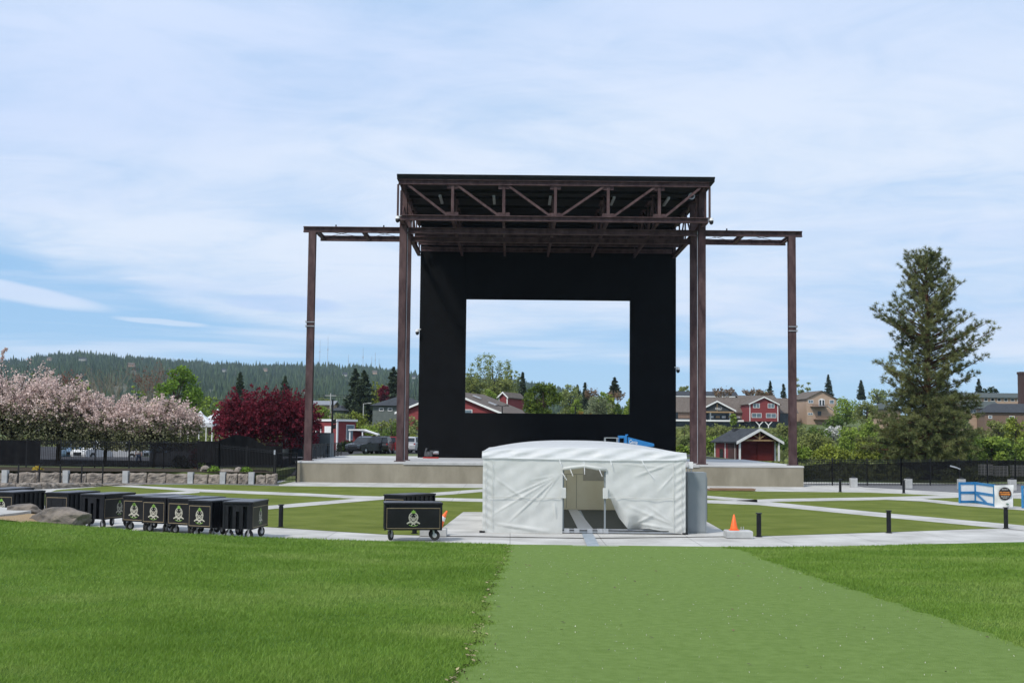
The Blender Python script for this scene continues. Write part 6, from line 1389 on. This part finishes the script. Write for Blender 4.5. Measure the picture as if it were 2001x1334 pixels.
# --- right bank
tree("bare_tree", "orange-brown budding tree behind the lodge roof", 1413, 751, 795, 20, 362, L_brown, 700, .45, 'bare', 3); tree("bare_tree", "brown budding tree left of the red house", 1474, 754, 795, 17, 362, L_brown, 700, .45, 'bare', 5); tree("bare_tree", "reddish budding tree behind the red house peak", 1497, 758, 795, 20, 366, L_brown, 800, .45, 'bare', 7)
tree("leafy_tree", "tan-green tree behind the clerestory building", 1484, 764, 795, 22, 368, L_olive, 800, .5, 'round', 8)
conifer("fir_tree", "fir behind the red house's right roof edge", 1505, 744, 790, 9, 372, ls=.6, n=900); conifer("fir_tree", "fir between red house and right steel post", 1531, 750, 795, 10, 366, ls=.6, n=1000)
tree("cottonwood", "pale upright cottonwood just right of the right steel post", 1569, 738, 830, 17, 352, L_sage, 4200, .4, 'upright', 5, low=.05); conifer("spruce_tree", "pointed blue-green spruce behind the tan house roof", 1619, 732, 790, 13, 380, ls=.6, n=2000); conifer("fir_tree", "round-topped pine in distance left of the big pine", 1683, 743, 780, 11, 385, ls=.65, n=1400, ragged=.4, seed=3)
conifer("fir_tree", "dark fir behind the terrace building's roof", 1913, 740, 790, 12, 385, ls=.65, n=1300); tree("leafy_tree", "dark rounded tree right of the fir above the terrace roof", 1935, 755, 795, 18, 390, L_dark, 900, .6, 'round', 4)
tree("leafy_tree", "hazy light trees along the skyline left of the pine", 1715, 757, 800, 22, 390, L_sage, 900, .6, 'round', 5)
tree("leafy_tree", "small dark-topped tree above the dark-roofed building", 1338, 752, 790, 15, 420, L_olive, 800, .6, 'round', 7)
DB = lambda yb: interp(yb, [(815, 300), (835, 270), (860, 215), (880, 175), (900, 140)])
BUSH = [("bright green tree against the tan house's right side", 1655, 767, 826, 30, L_light, 2600), ("brown-green shrub right of the tan house tree", 1694, 771, 830, 24, L_olive, 1700), ("small green shrub under the tan house deck", 1628, 806, 840, 20, L_mid, 1200), ("white flowering shrub on the bank below the tan house", 1629, 823, 858, 17, L_whitebl, 1100), ("olive shrub left of the white flowering shrub", 1600, 826, 868, 24, L_mid, 1400), ("wide olive shrub beside the right steel post", 1590, 842, 888, 34, L_olive, 1900), ("light green shrub right of the white flowering shrub", 1664, 826, 880, 30, L_light, 1900), ("upright light shrub on the bank left of the pine", 1698, 806, 858, 22, L_light, 1400), ("yellow-green shrub above the fence left of the pine", 1690, 850, 902, 30, L_yel, 1700), ("light shrub at the pine's left foot", 1735, 838, 902, 28, L_light, 1700), ("yellow-green low shrub by the fence corner", 1622, 868, 903, 36, L_yel, 1600), ("low light shrub just right of the right steel post", 1567, 860, 900, 20, L_light, 1100), ("green shrub hidden behind the pine's lower crown", 1765, 830, 900, 28, L_mid, 1500),
        ("grey-green shrub in gap between black wall and columns", 1338, 826, 893, 18, L_sage, 1300), ("light shrub at the foot of the gap beside the black wall", 1334, 868, 897, 14, L_light, 800), ("green shrub behind the columns left of the shed", 1384, 842, 880, 26, L_light, 1200), ("brown-green shrub under the lodge deck", 1400, 826, 850, 34, L_olive, 1300), ("young light tree in front of the lodge deck", 1433, 806, 840, 9, L_light, 700), ("bank shrub right of the red house struts", 1534, 822, 850, 18, L_olive, 900), ("bank shrub behind the shed's right eave", 1530, 842, 876, 20, L_mid, 1000),
        ("tall mid-green shrub at the pine's right foot", 1898, 832, 905, 34, L_mid, 2000), ("pale flowering shrub right of the pine trunk", 1886, 808, 860, 18, L_sage, 1200), ("light green shrub below the brick house", 1938, 826, 905, 34, L_light, 2100), ("yellow-green upright shrub at right picture edge", 1986, 796, 880, 24, L_yel, 1600), ("olive shrub in front of the brick house corner", 1952, 808, 860, 24, L_olive, 1500), ("green shrub above the white crates", 1965, 850, 906, 32, L_mid, 1600), ("pale leafy shrub before the slate-roofed house wall", 1978, 806, 868, 18, L_sage, 1200), ("light shrub at right edge above the fence", 2002, 842, 905, 26, L_light, 1500)]
for i, (lb, px, yt, yb, hw, lm, n) in enumerate(BUSH): D = DB(yb); tree("shrub", lb, px, yt, yb, hw, D, lm, n, .20 + D * .0007, 'shrub' if hw > 15 else 'round', i, "shrub", group="shrubs on the river bank")
def undergrowth(x0, x1, y0, y1, n, sz, hmax, lm, lb, seed):
    g = np.random.default_rng(seed); X = x0 + (x1 - x0) * g.random(n); Y = y0 + (y1 - y0) * g.random(n) ** .8
    c = .5 + .5 * np.sin(X * .55 + 2 * np.sin(Y * .21)) * np.sin(Y * .33 + np.sin(X * .4)); Z = np.array([gz(a, b) for a, b in zip(X, Y)]) + g.random(n) * hmax * (.2 + c)
    kind(quads("undergrowth", leafquads(np.stack([X, Y, Z], 1), sz, g, .4), lm, None), 'stuff', lb)
undergrowth(21, 115, 122, 300, 36000, .75, 1.5, leaf("bank_leaf", (.10, .115, .04), (.20, .23, .06), .25, .12), "mixed green and olive undergrowth covering the far river bank", 3)
undergrowth(21, 115, 105, 150, 9000, .5, .8, leaf("bank_leaf", (.10, .115, .04), (.20, .23, .06)), "low green growth behind the right fence", 5)
undergrowth(-70, 24, 158, 300, 26000, .75, 1.4, leaf("bank_leaf", (.10, .115, .04), (.20, .23, .06)), "mixed green undergrowth behind stage and red site building", 4)
def tuft(px, py, D, r, m, lb, n=260): 
    p = at(px, py, D); g = np.random.default_rng(int(px)); t = thing("garden_plant", lb, "plant", p, 0); d = g.normal(size=(n, 3)); d /= np.linalg.norm(d, axis=1)[:, None]; d[:, 2] = abs(d[:, 2]); C = d * r * (.4 + .6 * g.random(n))[:, None]; quads("plant_leaves", leafquads(C, r * .35, g), m, t); q = MB(); q.tube([(0, 0, -.1), (0, 0, r * .6)], .02, 5); q.build("stem", M_bark, t)
tuft(418, 921, 86.0, .42, L_fresh, "left green tuft above the block wall"); tuft(481, 923, 85.8, .42, L_fresh, "right green tuft beside the pale rounded rock"); tuft(73, 921, 85.5, .40, mat("yellow_flower", (.35, .25, .012), (.48, .34, .02), .7, 6, island=.3), "yellow flowering plant above the left block wall")
for i, px in enumerate((358, 376, 395, 345)): tree("shrub", ("low dark shrub in shade at the fence end", "red-leaved shrub under the last blossom tree", "green shrub under the last blossom tree's right edge", "dark shrub below the last blossom tree trunk")[i], px, (880, 856, 862, 885)[i], 916, (15, 14, 14, 12)[i], 93 + i * .3, (L_dark, L_red, L_mid, L_dark)[i], 600, .14, 'shrub', 40 + i, "shrub")
if HAZE: haze()
